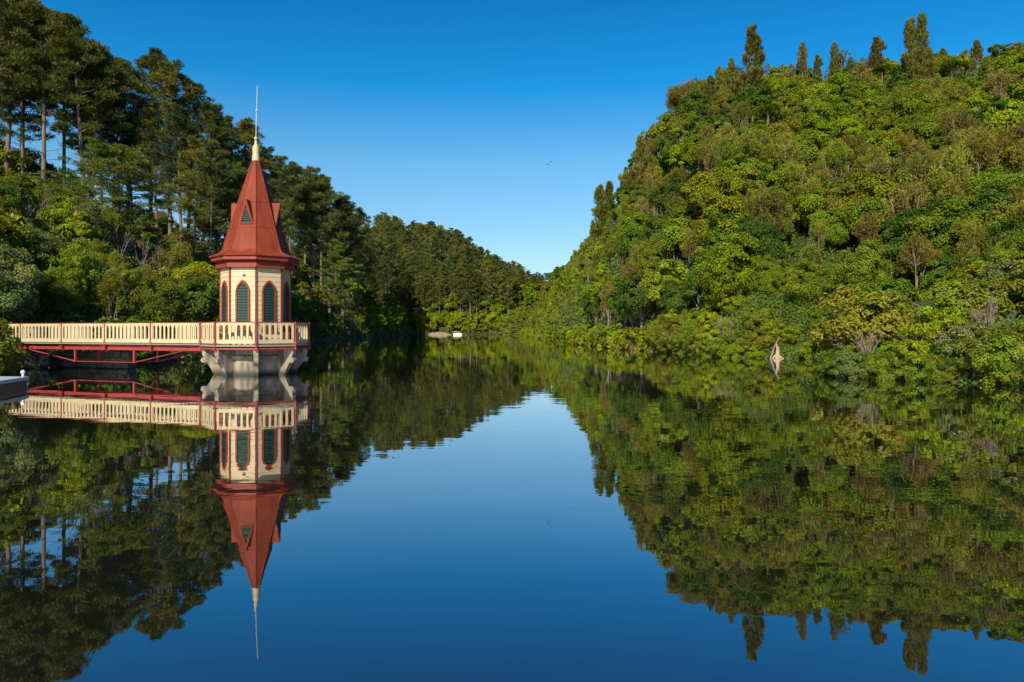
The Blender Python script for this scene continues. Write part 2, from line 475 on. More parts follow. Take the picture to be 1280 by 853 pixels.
postm = MB()
postm.box(-0.027, 0.027, -0.027, 0.027, 1.16, 2.42)
postm.lathe([(0.035, 2.30), (0.062, 2.36), (0.062, 2.377)], 8); postm.lathe([(0.07, 1.40), (0.07, 1.48), (0.035, 1.54)], 8); postm.box(-0.065, 0.065, -0.065, 0.065, 1.14, 1.26)
postm = postm.mesh('post', STEELRED)
for k in range(8):
    loc, rz = corner_at(k, 2.42)
    link('post', postm, tower, loc, rz)

# walls: core, weatherboards, corner boards, louvred lancet windows
RW = 1.55
MB().lathe([(RW - 0.05, 1.382), (RW - 0.05, 5.10)], 8, AV).build('wall', CREAM, tower)
FW = 2 * RW * S8
NB = 16
ZB0, ZB1 = 1.46, 4.90
bh = (ZB1 - ZB0) / NB
bw = FW / 2 - 0.001
wbm = MB().add([(-bw, -0.018, 0), (bw, -0.018, 0), (bw, 0.030, 0), (-bw, 0.030, 0), (-bw, -0.002, bh - 0.004), (bw, -0.002, bh - 0.004), (bw, 0.030, bh - 0.004), (-bw, 0.030, bh - 0.004)],
               [(3, 2, 1, 0), (4, 5, 6, 7), (0, 1, 5, 4), (1, 2, 6, 5), (2, 3, 7, 6), (3, 0, 4, 7)]).mesh('weatherboard', CREAM)
def arch_poly(w, zbot, zspring, ztop, n=7):
    """pointed-arch outline, counter-clockwise seen from the front"""
    p = [(-w / 2, zbot), (w / 2, zbot)]
    rise = ztop - zspring
    for i in range(n + 1):                          # two arcs struck from the opposite springing points
        t = math.radians(60) * i / n
        p.append((-w / 2 + w * math.cos(t) if i < n else 0.0, zspring + rise * math.sin(t) / math.sin(math.radians(60))))
    p += [(-x, z) for x, z in p[-2:1:-1]]
    return p
def ring(outer, inner, y0, y1):
    mb = MB(); n = len(outer)
    v = [(x, y0, z) for x, z in outer] + [(x, y0, z) for x, z in inner] + [(x, y1, z) for x, z in outer] + [(x, y1, z) for x, z in inner]
    f = []
    for i in range(n):
        j = (i + 1) % n
        f += [(i, j, n + j, n + i), (2 * n + j, 2 * n + i, 3 * n + i, 3 * n + j), (j, i, 2 * n + i, 2 * n + j), (n + i, n + j, 3 * n + j, 3 * n + i)]
    return mb.add(v, f)
ow, iw = 0.66, 0.50
winm = ring(arch_poly(ow, 2.06, 3.74, 4.32), arch_poly(iw, 2.18, 3.76, 4.20), -0.075, -0.0035)
winm.box(-0.36, 0.36, -0.11, -0.0035, 1.97, 2.058)
winm = winm.mesh('window_frame', RED)
backm = MB().prism(arch_poly(iw, 2.18, 3.76, 4.20), -0.025, -0.0025).mesh('backing', DARK)
slats = []
NS = 16
for i in range(NS):
    z = 2.20 + i * (1.97 / NS)
    hw = iw / 2 - 0.002
    if z + 0.1 > 3.76:
        t = min((z + 0.10 - 3.76) / 0.44, 1.0)
        hw = -iw / 2 + iw * math.cos(math.asin(min(t, 1) * math.sin(math.radians(60))))
    if hw < 0.03: continue
    slats.append((z, MB().add([(-hw, -0.062, 0), (hw, -0.062, 0), (hw, -0.050, -0.012), (-hw, -0.050, -0.012), (-hw, -0.028, 0.105), (hw, -0.028, 0.105), (hw, -0.026, 0.09), (-hw, -0.026, 0.09)],
                 [(3, 2, 1, 0), (4, 5, 6, 7), (0, 1, 5, 4), (1, 2, 6, 5), (2, 3, 7, 6), (3, 0, 4, 7)]).mesh('louvre_slat', GREEN)))
cbm = MB().box(-0.042, 0.042, -0.036, 0.02, 1.385, 4.88).mesh('corner_board', RED, bevel=0.006)
for k in range(8):
    loc, rz = face_at(k, RW)
    clad = link('cladding', MB().box(-bw, bw, 0.0305, 0.034, ZB0, ZB1).mesh('cladding', CREAM), tower, loc, rz)
    for i in range(NB): link('weatherboard', wbm, clad, (0, 0, ZB0 + i * bh))
    w = link('window', winm, tower, loc, rz)
    link('backing', backm, w)
    for z, m in slats: link('louvre_slat', m, w, (0, 0, z))
    loc, rz = corner_at(k, RW + 0.012)
    link('corner_board', cbm, tower, loc, rz)
# small flood light on the left front wall
loc, rz = face_at(0, RW)
wl = MB().box(-0.03, 0.03, -0.10, -0.02, 4.60, 4.66); wl.sphere((0.0, -0.14, 4.60), 0.055); wl.sphere((0.07, -0.13, 4.59), 0.04)
link('wall_light', wl.mesh('wall_light', WHITE, True), tower, loc, rz)
# frieze, gutter, roof
MB().lathe([(1.70, 4.875), (1.76, 4.885), (1.74, 5.13), (1.70, 5.15)], 8, AV).build('frieze', RED, tower)
MB().lathe([(1.72, 5.15), (1.88, 5.205), (1.97, 5.215), (1.955, 5.36), (1.99, 5.375), (1.99, 5.392)], 8, AV).build('gutter', RED, tower)
RPROF = [(2.05, 5.395), (2.05, 5.42), (1.80, 5.515), (1.60, 5.62), (1.50, 5.74), (1.385, 6.10), (0.165, 10.05)]
roof = MB().lathe(RPROF, 8, AV).build('roof', ROOFRED, tower)
# ridge caps on the eight hips
for k in range(8):
    a = AV - k * math.pi / 4
    pts = [(r * math.cos(a), r * math.sin(a), z) for r, z in RPROF[1:]]
    MB().tube(pts, [0.028] * 5 + [0.02], 6).build('hip_cap', ROOFRED, roof)
# sheet seams across the faces
for k in range(8):
    loc, rz = face_at(k, 0)
    for (r0, z0, fr_) in ((1.18, 6.76, 0), (0.80, 7.99, 0)):
        hw = r0 * S8 - 0.03
        sm = MB().box(-hw, hw, -r0 * C8 - 0.012, -r0 * C8 + 0.03, z0 - 0.01, z0 + 0.01)
        link('seam', sm.mesh('seam', ROOFRED), roof, loc, rz)
# triangular louvred vents on alternate faces
def roof_ap(z): return (1.385 + (0.165 - 1.385) * (z - 6.10) / (10.05 - 6.10)) * C8
zb, zt, hb = 6.90, 8.02, 0.31
yb, yt = -roof_ap(zb) - 0.015, -roof_ap(zt) - 0.43
yr = -roof_ap(zt) + 0.05
dm = MB()
e = 0.035
# two leaning cheeks that meet on the level ridge
A, B, T, RB = (-hb, yb, zb), (hb, yb, zb), (0, yt, zt), (0, yr, zt)
def slab(a, b, c, t):
    n = (Vector(b) - Vector(a)).cross(Vector(c) - Vector(a)).normalized() * t
    return [tuple(Vector(p) + n) for p in (a, b, c)] + [tuple(Vector(p)) for p in (a, b, c)]
for tri in ((A, T, RB), (B, RB, T)):
    dm.add(slab(*tri, 0.03), [(0, 1, 2), (5, 4, 3), (1, 0, 3, 4), (2, 1, 4, 5), (0, 2, 5, 3)])
# barge boards round the opening
inn = [(-hb + 0.075, zb + 0.06), (hb - 0.075, zb + 0.06), (0, zt - 0.24)]
outr = [(-hb, zb), (hb, zb), (0, zt)]
def yat(z): return yb + (yt - yb) * (z - zb) / (zt - zb)
v = [(x, yat(z) - 0.02, z) for x, z in outr] + [(x, yat(z) - 0.02, z) for x, z in inn] + [(x, yat(z) + 0.05, z) for x, z in outr] + [(x, yat(z) + 0.05, z) for x, z in inn]
f = []
for i in range(3):
    j = (i + 1) % 3
    f += [(i, j, 3 + j, 3 + i), (6 + j, 6 + i, 9 + i, 9 + j), (j, i, 6 + i, 6 + j), (3 + i, 3 + j, 9 + j, 9 + i)]
dm.add(v, f)
dormm = dm.mesh('roof_vent', ROOFRED)
dback = MB().add([(x, yat(z) + 0.04, z) for x, z in inn], [(0, 1, 2)]).mesh('backing', DARK)
vsl = []
for i in range(8):
    z = zb + 0.065 + i * 0.099
    hw = (hb - 0.075) * (1 - (z + 0.06 - zb - 0.06) / (zt - 0.24 - zb - 0.06))
    if hw < 0.02: continue
    y = yat(z)
    vsl.append(MB().add([(-hw, y - 0.010, z), (hw, y - 0.010, z), (hw, y + 0.002, z - 0.012), (-hw, y + 0.002, z - 0.012), (-hw * .86, y + 0.02, z + 0.08), (hw * .86, y + 0.02, z + 0.08), (hw * .86, y + 0.03, z + 0.07), (-hw * .86, y + 0.03, z + 0.07)],
                [(3, 2, 1, 0), (4, 5, 6, 7), (0, 1, 5, 4), (1, 2, 6, 5), (2, 3, 7, 6), (3, 0, 4, 7)]).mesh('louvre_slat', GREEN))
for k in (0, 2, 4, 6):
    loc, rz = face_at(k, 0)
    d = link('roof_vent', dormm, tower, loc, rz)
    link('backing', dback, d)
    for m in vsl: link('louvre_slat', m, d)
# finial and mast
MB().lathe([(0.19, 10.00), (0.185, 10.06), (0.165, 10.25), (0.15, 10.45), (0.165, 10.58), (0.155, 10.66), (0.145, 10.70), (0.15, 10.72), (0.115, 10.745), (0.08, 10.80), (0.062, 10.92), (0.055, 11.04), (0.10, 11.07), (0.10, 11.11), (0.06, 11.14), (0.05, 11.17)], 20).build('finial', CREAM, tower, smooth=True)
mb = MB().tube([(0, 0, 11.16), (0.03, 0, 12.39), (0.065, 0, 13.60)], [0.024, 0.021, 0.018], 8); mb.lathe([(0.03, 12.35), (0.05, 12.37), (0.05, 12.42), (0.03, 12.44)], 10, 0, (0.03, 0))
mb.build('mast', MASTP, tower)

# ------------------------------------------------------------------ footbridge
BX, BY = -14.35, 33.2
BR = math.atan2(-0.37, 0.93)
bridge = tag(empty('footbridge', (BX, BY, 0), BR), 'cream and red footbridge with picket balustrades running from the bank to the tower', 'bridge')
SEG, WB = 3.05, 1.62
pan, pik, pks = balustrade_meshes(SEG, 11, 0.155)
rc = rail_cap(SEG)
for side, y in ((0, 0.0), (1, WB)):
    for i in range(5):
        x = -SEG * (i + 0.5) - 0.05
        p = link('balustrade_panel', pan, bridge, (x, y, 0), 0 if side == 0 else math.pi)
        for q in pks: link('picket', pik, p, (q, 0, 0))
        link('top_rail', rc, bridge, (x, y, 0))
    for i in range(1, 6): link('post', postm, bridge, (-SEG * i - 0.05, y, 0))
L = SEG * 5
np_ = 60
plm = MB().box(-0.122, 0.122, -0.10, WB + 0.10, 1.345, 1.395).mesh('plank', PLANK, bevel=0.006)
for i in range(62):
    link('plank', plm, bridge, (-0.10 - i * 0.25, random.uniform(-0.012, 0.012), random.uniform(-0.003, 0.003)))
GL = 12.9
for y in (0.12, WB - 0.12):
    g = MB(); g.box(-GL, 0.28, y - 0.012, y + 0.012, 1.085, 1.325); g.box(-GL, 0.28, y - 0.06, y + 0.06, 1.070, 1.085); g.box(-GL, 0.28, y - 0.06, y + 0.06, 1.325, 1.342)
    g.build('girder', STEELRED, bridge)
    for x in (-4.3, -8.35):
        q = MB().box(x - 0.05, x + 0.05, y - 0.05, y + 0.05, 0.50, 1.068); q.box(x - 0.09, x + 0.09, y - 0.08, y + 0.08, 0.46, 0.50)
        q.build('queen_post', STEELRED, bridge)
    for dy in (-0.03, 0.03):
        MB().tube([(-0.9, y + dy, 1.12), (-4.3, y + dy, 0.475)], 0.022, 6).build('tie_rod', STEELRED, bridge)
        MB().tube([(-4.32, y + dy, 0.475), (-8.33, y + dy, 0.475)], 0.018, 6).build('tie_rod', STEELRED, bridge)
        MB().tube([(-8.35, y + dy, 0.475), (-12.2, y + dy, 1.12)], 0.022, 6).build('tie_rod', STEELRED, bridge)
abut = tag(empty('bridge_pier', (BX, BY, 0), BR), 'rough concrete pier carrying the bank end of the footbridge', 'pier')
MB().box(-12.85, -12.42, -0.05, WB + 0.05, -2.5, 1.066).build('pier_shaft', CONCRETE, abut, bevel=0.03)
wall = tag(empty('retaining_wall', (BX, BY, 0), BR), 'dark low stone wall along the bank beneath the footbridge', 'wall')
for r_ in range(4):
    for i in range(9):
        x0 = -12.40 + i * 0.55 + (0.27 if r_ % 2 else 0)
        MB().box(x0 + 0.01, x0 + 0.54, 2.2 + random.uniform(-.03, .03), 2.7, -0.30 + r_ * 0.30 + 0.01, -0.01 + r_ * 0.30).build('stone_block', DARKSTONE, wall, bevel=0.02)
MB().box(-12.4, -7.2, 2.3, 2.72, -2, 0.88).build('mortar_core', DARKSTONE, wall)

# ------------------------------------------------------------------ floating jetty at the lower left
jet = tag(empty('jetty', (-17.1, 25.5, 0)), 'black sided floating jetty with pale green top and blue grey edging', 'jetty')
def off(p, d): return [(x * d if False else x, y) for x, y in p]
jp = [(0, 0), (-3.2, 0.75), (-4.6, -5.2), (0.95, -5.3 + 1.4), ]
jp = [(0, 0), (-3.4, 0.55), (-5.6, -5.4), (1.35, -5.6)]
def jprism(poly, z0, z1):
    n = len(poly)
    return MB().add([(x, y, z0) for x, y in poly] + [(x, y, z1) for x, y in poly], [tuple(range(n)), tuple(range(2 * n - 1, n - 1, -1))] + [(i, (i + 1) % n, n + (i + 1) % n, n + i) for i in range(n)])
def inset(poly, d):
    c = Vector((sum(p[0] for p in poly) / len(poly), sum(p[1] for p in poly) / len(poly)))
    return [tuple(c + (Vector(p) - c) * (1 - d / (Vector(p) - c).length)) for p in poly]
jprism(inset(jp, 0.10), -0.5, 0.265).build('float_body', DOCKSIDE, jet, bevel=0.02)
rim = MB()
o2, i2 = jp, inset(jp, 0.16)
v = [(x, y, 0.27) for x, y in o2] + [(x, y, 0.385) for x, y in o2] + [(x, y, 0.385) for x, y in i2] + [(x, y, 0.27) for x, y in i2]
rim.add(v, [(a + 4 * l, (a + 1) % 4 + 4 * l, (a + 1) % 4 + 4 * ((l + 1) % 4), a + 4 * ((l + 1) % 4)) for a in range(4) for l in range(4)])
rim.build('edge_trim', DOCKEDGE, jet)
ds = jprism(inset(jp, 0.17), 0.27, 0.376); ds.build('deck_top', DOCKTOP, jet)
mb = MB().sphere((0, 0, 0.16), 0.075, 14, 8); mb.lathe([(0.045, 0.0), (0.035, 0.09)], 10)
link('mooring_ball', mb.mesh('mooring_ball', WHITE, True), jet, (-0.22, 0.0, 0.384))
mb = MB().lathe([(0.012, 0.0), (0.012, 0.34)], 6); mb.sphere((0, 0, 0.20), 0.045)
link('mooring_hook', mb.mesh('mooring_hook', WHITE), jet, (0.02, -0.12, -0.06))

# ------------------------------------------------------------------ boat and bank at the far end
bx, _ = xz(572, 415, 366)
boat = tag(empty('tour_boat', (bx, 366, 0), R(4)), 'small white launch with pale canopy moored at the far end of the lake', 'boat')
boat.scale = (.85, .85, .85)
hull = MB()
rows = []
for t in (-1, -0.8, 0, 0.7, 1.0):
    w = 0.95 * (1 - max(t, 0) ** 3 * 0.97)
    rows.append([(t * 2.7, -w, 1.0), (t * 2.7 * 0.97, -w * 0.8, 0.0), (t * 2.5, 0, -0.3), (t * 2.7 * 0.97, w * 0.8, 0.0), (t * 2.7, w, 1.0)])
vv = [p for r_ in rows for p in r_]
ff = [(i * 5 + j, i * 5 + j + 1, (i + 1) * 5 + j + 1, (i + 1) * 5 + j) for i in range(4) for j in range(4)] + [tuple(range(5)), (24, 23, 22, 21, 20)] + [(i * 5, (i + 1) * 5, (i + 1) * 5 + 4, i * 5 + 4) for i in range(4)]
hull.add(vv, ff).build('hull', WHITE, boat)
MB().box(-2.2, 1.5, -0.95, 0.95, 1.85, 1.97).build('canopy', PINKROOF, boat, bevel=0.04)
for x in (-2.0, -0.4, 1.3):
    for y in (-0.85, 0.85): MB().tube([(x, y, 1.0), (x, y, 1.85)], 0.05, 6).build('canopy_post', WHITE, boat)
MB().box(-1.9, 1.0, -0.5, 0.5, 1.0, 1.25).build('bench', PLANK, boat)
# sandy bank
sb = MB(); rs = np.random.RandomState(5)
sv = []
for i in range(25):
    x = -45 + i * 0.55
    taper = math.sin(math.pi * (i + .3) / 24.6) ** .6
    hgt = 0.65 * (0.65 + 0.35 * math.sin(i * 1.1) + rs.uniform(-.25, .25)) * taper
    fr = rs.uniform(-.5, .5)
    for (dy, z) in ((-1.9 + fr, -0.4), (-1.2 + fr, hgt * .45), (-.4 + fr * .5, hgt * .8), (0.8, hgt), (5.0, max(1.5 * taper, .2))): sv.append((x, 374.5 + dy, z))
sf = [(i * 5 + j, (i + 1) * 5 + j, (i + 1) * 5 + j + 1, i * 5 + j + 1) for i in range(24) for j in range(4)]
tag(sb.add(sv, sf).build('gravel_bank', SANDM, smooth=True), kind='structure')

# ------------------------------------------------------------------ stump, birds
sxp, _ = xz(972, 448, 52.6)
st = tag(empty('tree_stump', (sxp, 52.6, -.05)), 'bleached pale tree stump with splayed roots at the right water edge', 'stump')
st.scale = (.85, .85, .85)
mb = MB(); rs = np.random.RandomState(3)
mb.lathe([(0.34, -0.3), (0.27, 0.15), (0.17, 0.42), (0.13, 0.7), (0.115, 0.95), (0.10, 1.02)], 9)
mb.tube([(-.05, 0, .9), (-.07, .02, 1.15), (-.03, .03, 1.34)], [.07, .05, .012], 6); mb.tube([(.05, .02, .85), (.10, 0, 1.02), (.12, 0, 1.12)], [.06, .04, .012], 6)
mb.build('stump_body', STUMPWOOD, st)
for i, a in enumerate((200, 238, 275, 322, 5, 90, 150)):
    a = R(a); l = rs.uniform(.42, .72); h0 = rs.uniform(.18, .5); k = rs.uniform(-.1, .1)
    MB().tube([(0.1 * math.cos(a), 0.1 * math.sin(a), h0), (.45 * l * math.cos(a + k), .45 * l * math.sin(a + k), h0 * .62 + .05), (.8 * l * math.cos(a + k), .8 * l * math.sin(a + k), .10), (l * math.cos(a), l * math.sin(a), -.15)], [.06, .075, .06, .04], 6).build('root', STUMPWOOD, st)
lb = MB().tube([(sxp - .65, 52.4, -.2), (sxp - .3, 52.5, .75), (sxp + .15, 52.7, 1.6)], [.07, .055, .03], 6)
lb.tube([(sxp - .3, 52.5, .75), (sxp - .1, 52.6, 1.2)], [.03, .012], 5)
tag(lb.build('fallen_branch', PALEBARK), 'pale bare branch leaning out of the water beside the bleached stump', 'branch')
birdm = MB()
birdm.tube([(0, -.16, 0), (0, -.08, .01), (0, .04, .01), (0, .13, .0), (0, .2, .0)], [.012, .035, .042, .025, .01], 8)
for s_ in (-1, 1): birdm.add([(0, -.06, .02), (0, .07, .02), (s_ * .2, .05, .07), (s_ * .36, -.03, .05), (s_ * .2, -.03, .075)], [(0, 1, 2, 4), (4, 2, 3)])
birdm.add([(-.02, .18, 0), (.02, .18, 0), (.05, .28, 0), (-.05, .28, 0)], [(0, 1, 2, 3)])
birdm = birdm.mesh('bird', BIRD)
for px, py, rz, lab in ((684.8, 205.7, 1.9, 'small dark bird in flight over the lake, the lower of a pair'), (688.4, 202.5, 2.4, 'small dark bird in flight over the lake, the upper of a pair')):
    x, z = xz(px, py, 130)
    o = tag(link('bird', birdm, None, (x, 130, z), rz), lab, 'bird', 'pair of birds in the sky')
    o.rotation_euler = (0.3, 0.2, rz)

# ------------------------------------------------------------------ foliage meshes (each kind a few variants; the trees share them)
def unit(v): return v / np.maximum(np.linalg.norm(v, axis=-1, keepdims=True), 1e-9)

def leaf_quads(P, A, Nn, L, Wd, rng, tint, droop=0.12):
    """pointed, slightly folded leaves: P centres, A length direction, Nn facing"""
    n = len(P)
    A = unit(A); Sd = unit(np.cross(A, Nn)); Nn = np.cross(Sd, A)
    L = np.broadcast_to(np.asarray(L, float), (n,))[:, None]; Wd = np.broadcast_to(np.asarray(Wd, float), (n,))[:, None]
    V = np.stack([P - A * L * .5, P + Sd * Wd * .5 + Nn * Wd * .15, P + A * L * .5 - Nn * L * droop, P - Sd * Wd * .5 + Nn * Wd * .15], 1).reshape(-1, 3)
    Fc = np.arange(4 * n).reshape(n, 4)
    T = np.repeat(np.concatenate([tint, np.zeros((n, 1)), np.ones((n, 1))], 1), 4, 0)
    return V, Fc, T

def tints(clump, rng):
    """hue and value of each leaf: its clump's plus its own"""
    return np.clip(clump + rng.normal(0, .16, clump.shape), 0, 1)

def sphere_dirs(n, rng):
    return unit(rng.normal(size=(n, 3)))

def join(name, parts, mat):
    V, Fc, T, o = [], [], [], 0
    for v, f, t in parts:
        V.append(v); Fc.append(f + o); T.append(t); o += len(v)
    return mesh_np(name, np.concatenate(V), np.concatenate(Fc), mat, np.concatenate(T))

def broadleaf(seed, Rr=2.6, Hh=5.6, lobes=46, per=120, L=.30, Wd=.17, low=0.25, dense=1.0, mat=LEAF, wood=1.0):
    rng = np.random.RandomState(seed)
    cz, hz = Hh * (low + (1 - low) * .5), Hh * (1 - low) * .5
    parts = []; cs = []
    lean = rng.normal(0, .12, 2)
    k = 0
    while k < lobes:
        d = sphere_dirs(1, rng)[0]
        if d[2] < (-0.55 if low > .05 else -0.9): continue
        rad = rng.uniform(.52, 1.08) * (1 + .25 * math.sin(3 * math.atan2(d[1], d[0]) + seed) * (1 - abs(d[2])))
        c = np.array([d[0] * Rr * .80 * rad, d[1] * Rr * .80 * rad, cz + d[2] * hz * .84 * rad])
        c[:2] += lean * (c[2] - cz)
        r = Rr * rng.uniform(.16, .36)
        n = int(per * rng.uniform(.7, 1.3) * dense)
        q = unit(sphere_dirs(n, rng) + d * .75 + np.array([0, 0, .25]))
        P = c + q * r * rng.uniform(.55, 1.08, (n, 1)) * np.array([1, 1, .8])
        nn = unit(q * .8 + d * .3 + np.array([0, 0, .45]) + rng.normal(0, .5, (n, 3)))
        A = np.cross(nn, sphere_dirs(n, rng)) + q * .4 - np.array([0, 0, .25])
        cl = np.tile(rng.normal(.5, .17, 2), (n, 1))
        sc = rng.uniform(.7, 1.25, n)
        parts.append(leaf_quads(P, A, nn, L * sc, Wd * sc, rng, tints(cl, rng)))
        cs.append(c); k += 1
    crown = join('crown', parts, mat)
    mb = MB()
    ht = Hh * low * 1.3
    mb.tube([(0, 0, -.6), (lean[0] * .3, lean[1] * .3, ht * .5), (lean[0], lean[1], ht), (lean[0] * 1.4, lean[1] * 1.4, cz)], [.055 * Rr * wood, .045 * Rr * wood, .036 * Rr * wood, .018 * Rr * wood], 7)
    for i in rng.permutation(lobes)[:9]:
        c = cs[i]
        m = np.array([c[0] * .45, c[1] * .45, ht + (c[2] - ht) * .55])
        mb.tube([(lean[0], lean[1], ht * .8), tuple(m), tuple(c)], [.024 * Rr * wood, .016 * Rr * wood, .006 * Rr * wood], 5)
    return crown, mb.mesh('trunk', PALEBARK)

def feathery(seed, Hh=6.0, spread=1.8, plumes=24, per=230, L=.22, Wd=.07):
    """upright many-stemmed tree with brushes of fine foliage held high"""
    rng = np.random.RandomState(seed)
    parts = []; mb = MB()
    ns = rng.randint(4, 7)
    tips = []
    for i in range(ns):
        a = 2 * math.pi * i / ns + rng.uniform(-.5, .5); s_ = rng.uniform(.3, 1) * spread * .55
        t = np.array([math.cos(a) * s_, math.sin(a) * s_, Hh * rng.uniform(.52, .74)])
        k = rng.normal(0, .12, 2)
        mb.tube([(math.cos(a) * .12, math.sin(a) * .12, -.6), (t[0] * .3 + k[0], t[1] * .3 + k[1], t[2] * .35), (t[0] * .7, t[1] * .7, t[2] * .72), tuple(t), (t[0] * 1.25, t[1] * 1.25, t[2] + Hh * .14)], [.075, .06, .045, .03, .012], 6)
        tips.append(t)
    for k in range(plumes):
        t = tips[k % ns]
        a = rng.uniform(0, 6.283); rr = rng.uniform(.1, .62) * spread
        c = np.array([t[0] * .7 + math.cos(a) * rr, t[1] * .7 + math.sin(a) * rr, Hh * rng.uniform(.42, .86)])
        mb.tube([tuple(t * np.array([.7, .7, .75])), tuple(c - np.array([0, 0, .25 * Hh * .2])), tuple(c + np.array([0, 0, .4]))], [.022, .015, .006], 4)
        n = int(per * rng.uniform(.7, 1.3))
        q = sphere_dirs(n, rng); rad = rng.uniform(.25, 1.0, (n, 1)) ** .6
        out_d = unit(np.array([c[0], c[1], spread * 1.1]))
        h_ = Hh * rng.uniform(.07, .13); w_ = spread * rng.uniform(.20, .34)
        P = c + q * rad * np.array([w_, w_, h_]) + out_d * (q[:, 2:3] * h_ * .35)
        P[:, :2] *= (1 - .12 * np.clip(q[:, 2:3], 0, 1))
        A = out_d * .5 + q * .8 + rng.normal(0, .35, (n, 3))
        nn = unit(q + rng.normal(0, .6, (n, 3)) + np.array([0, 0, .3]))
        cl = np.tile(rng.normal(.5, .17, 2), (n, 1)); sc = rng.uniform(.7, 1.3, n)
        parts.append(leaf_quads(P, A, nn, L * sc, Wd * sc, rng, tints(cl, rng), 0.0))
    return join('crown', parts, NEEDLE), mb.mesh('trunk', PALEBARK)

def pine(seed, Hh=26.0, bare=.38, branches=44, reach=4.6, puffs=3, per=70, L=.62, Wd=.15, flat=.55, topw=.55, pr=(.75, 1.25), up=.28, dead=8):
    rng = np.random.RandomState(seed)
    mb = MB(); parts = []
    lean = rng.normal(0, .02, 2)
    def axis(z): 
        t = z / Hh
        return np.array([lean[0] * z + .35 * math.sin(t * 3 + seed), lean[1] * z + .35 * math.cos(t * 2.3 + seed) - .35 * math.cos(seed), z])
    zs = np.array([-1, .1, .2, .35, .5, .65, .8, .9, .99]) * Hh
    zs[0] = -1.0
    mb.tube([tuple(axis(z)) for z in zs], [.29, .265, .245, .215, .18, .145, .10, .06, .02], 8)
    for b in range(branches):
        t = (b + rng.uniform(0, 1)) / branches
        z = Hh * (bare + (1 - bare) * t ** .9)
        prof = math.sin(min(1, (t * .85 + .16)) * math.pi) ** .6 * (1 - t * (1 - topw) * .9)
        ln = reach * max(prof, .22) * rng.uniform(.55, 1.15)
        a = b * 2.4 + rng.uniform(-.6, .6)
        d = np.array([math.cos(a), math.sin(a), up + .5 * t * rng.uniform(.4, 1.3)])
        p0 = axis(z); p2 = p0 + d * ln * np.array([1, 1, 1]); p1 = p0 + d * ln * .5 - np.array([0, 0, .10 * ln])
        mb.tube([tuple(p0), tuple(p1), tuple(p2)], [.075 * (1 - t * .6), .05 * (1 - t * .5), .015], 5)
        cl0 = rng.normal(.5, .14, 2)
        for k in range(puffs):
            f = 1.0 - k * .27 + rng.uniform(-.08, .08)
            c = p0 + (p2 - p0) * f + rng.normal(0, .14 * ln, 3) * np.array([1, 1, .5]) * (.4 if k == 0 else 1)
            r = rng.uniform(*pr) * (.72 + .28 * ln / reach)
            n = int(per * rng.uniform(.75, 1.25))
            q = unit(sphere_dirs(n, rng) + np.array([0, 0, .25]) + d * .15)
            P = c + q * r * rng.uniform(.45, 1.0, (n, 1)) * np.array([1, 1, flat])
            A = q + np.array([0, 0, .35]) + rng.normal(0, .3, (n, 3))
            nn = unit(np.cross(A, sphere_dirs(n, rng)))
            nn = nn * np.sign((nn * (q + np.array([0, 0, .3]))).sum(1, keepdims=True) + 1e-6)
            cl = np.tile(cl0 + rng.normal(0, .1, 2), (n, 1)); sc = rng.uniform(.7, 1.25, n)
            parts.append(leaf_quads(P, A, nn, L * sc, Wd * sc, rng, tints(cl, rng), 0.0))
    for b in range(dead):                                   # dead lower branches
        z = Hh * rng.uniform(.14, bare + .12); a = rng.uniform(0, 6.283); ln = rng.uniform(.8, 3.0)
        p0 = axis(z); d = np.array([math.cos(a), math.sin(a), rng.uniform(-.15, .35)])
        mb.tube([tuple(p0), tuple(p0 + d * ln * .6), tuple(p0 + d * ln + np.array([0, 0, rng.uniform(-.2, .5)]))], [.05, .032, .008], 4)
    return join('crown', parts, NEEDLE), mb.mesh('trunk', PINEBARK)

def spire(seed, Hh=10.0, rad=2.0, per=30, tiers=74, L=.42, Wd=.09, split=False):
    """narrow upright conifer, brushy and ragged"""
    rng = np.random.RandomState(seed); parts = []; mb = MB()
    axes = [(0, 0, 1.0)] if not split else [(-.55, 0, .94), (.6, .1, 1.0)]
    for ax, ay, hs in axes:
        H1 = Hh * hs
        mb.tube([(0, 0, -.8), (ax * .6, ay, H1 * .3), (ax, ay, H1 * .98)], [.16, .11, .015], 6)
        bul = rng.uniform(.55, 1.15, 9); ang = rng.uniform(0, 6.283, 9)
        for i in range(tiers * 3):
            t = rng.uniform(.04, 1.0) ** .92
            k = int(t * 8.99)
            a = ang[k] + rng.normal(0, 1.5)
            rr = rad * (1 - t) ** .55 * rng.uniform(.2, 1.0) * bul[k] * (.62 if split else 1) + .12
            c = np.array([ax * min(1, t * 2.2) + math.cos(a) * rr, ay + math.sin(a) * rr, H1 * t])
            if i % 3 == 0: mb.tube([(ax * min(1, t * 2.2), ay, H1 * max(t - .06, 0)), tuple(c)], [.03, .008], 4)
            q = sphere_dirs(per, rng); r = rng.uniform(.22, .42)
            P = c + q * r * rng.uniform(.4, 1, (per, 1)) * np.array([.8, .8, 1.5])
            A = np.array([math.cos(a) * .45, math.sin(a) * .45, 1.0]) + q * .5
            nn = unit(q + np.array([math.cos(a), math.sin(a), .2]) * .6 + rng.normal(0, .4, (per, 3)))
            cl = np.tile(rng.normal(.5, .15, 2), (per, 1)); sc = rng.uniform(.7, 1.3, per)
            parts.append(leaf_quads(P, A, nn, L * sc, Wd * sc, rng, tints(cl, rng), 0))
    return join('crown', parts, NEEDLE), mb.mesh('trunk', PINEBARK)

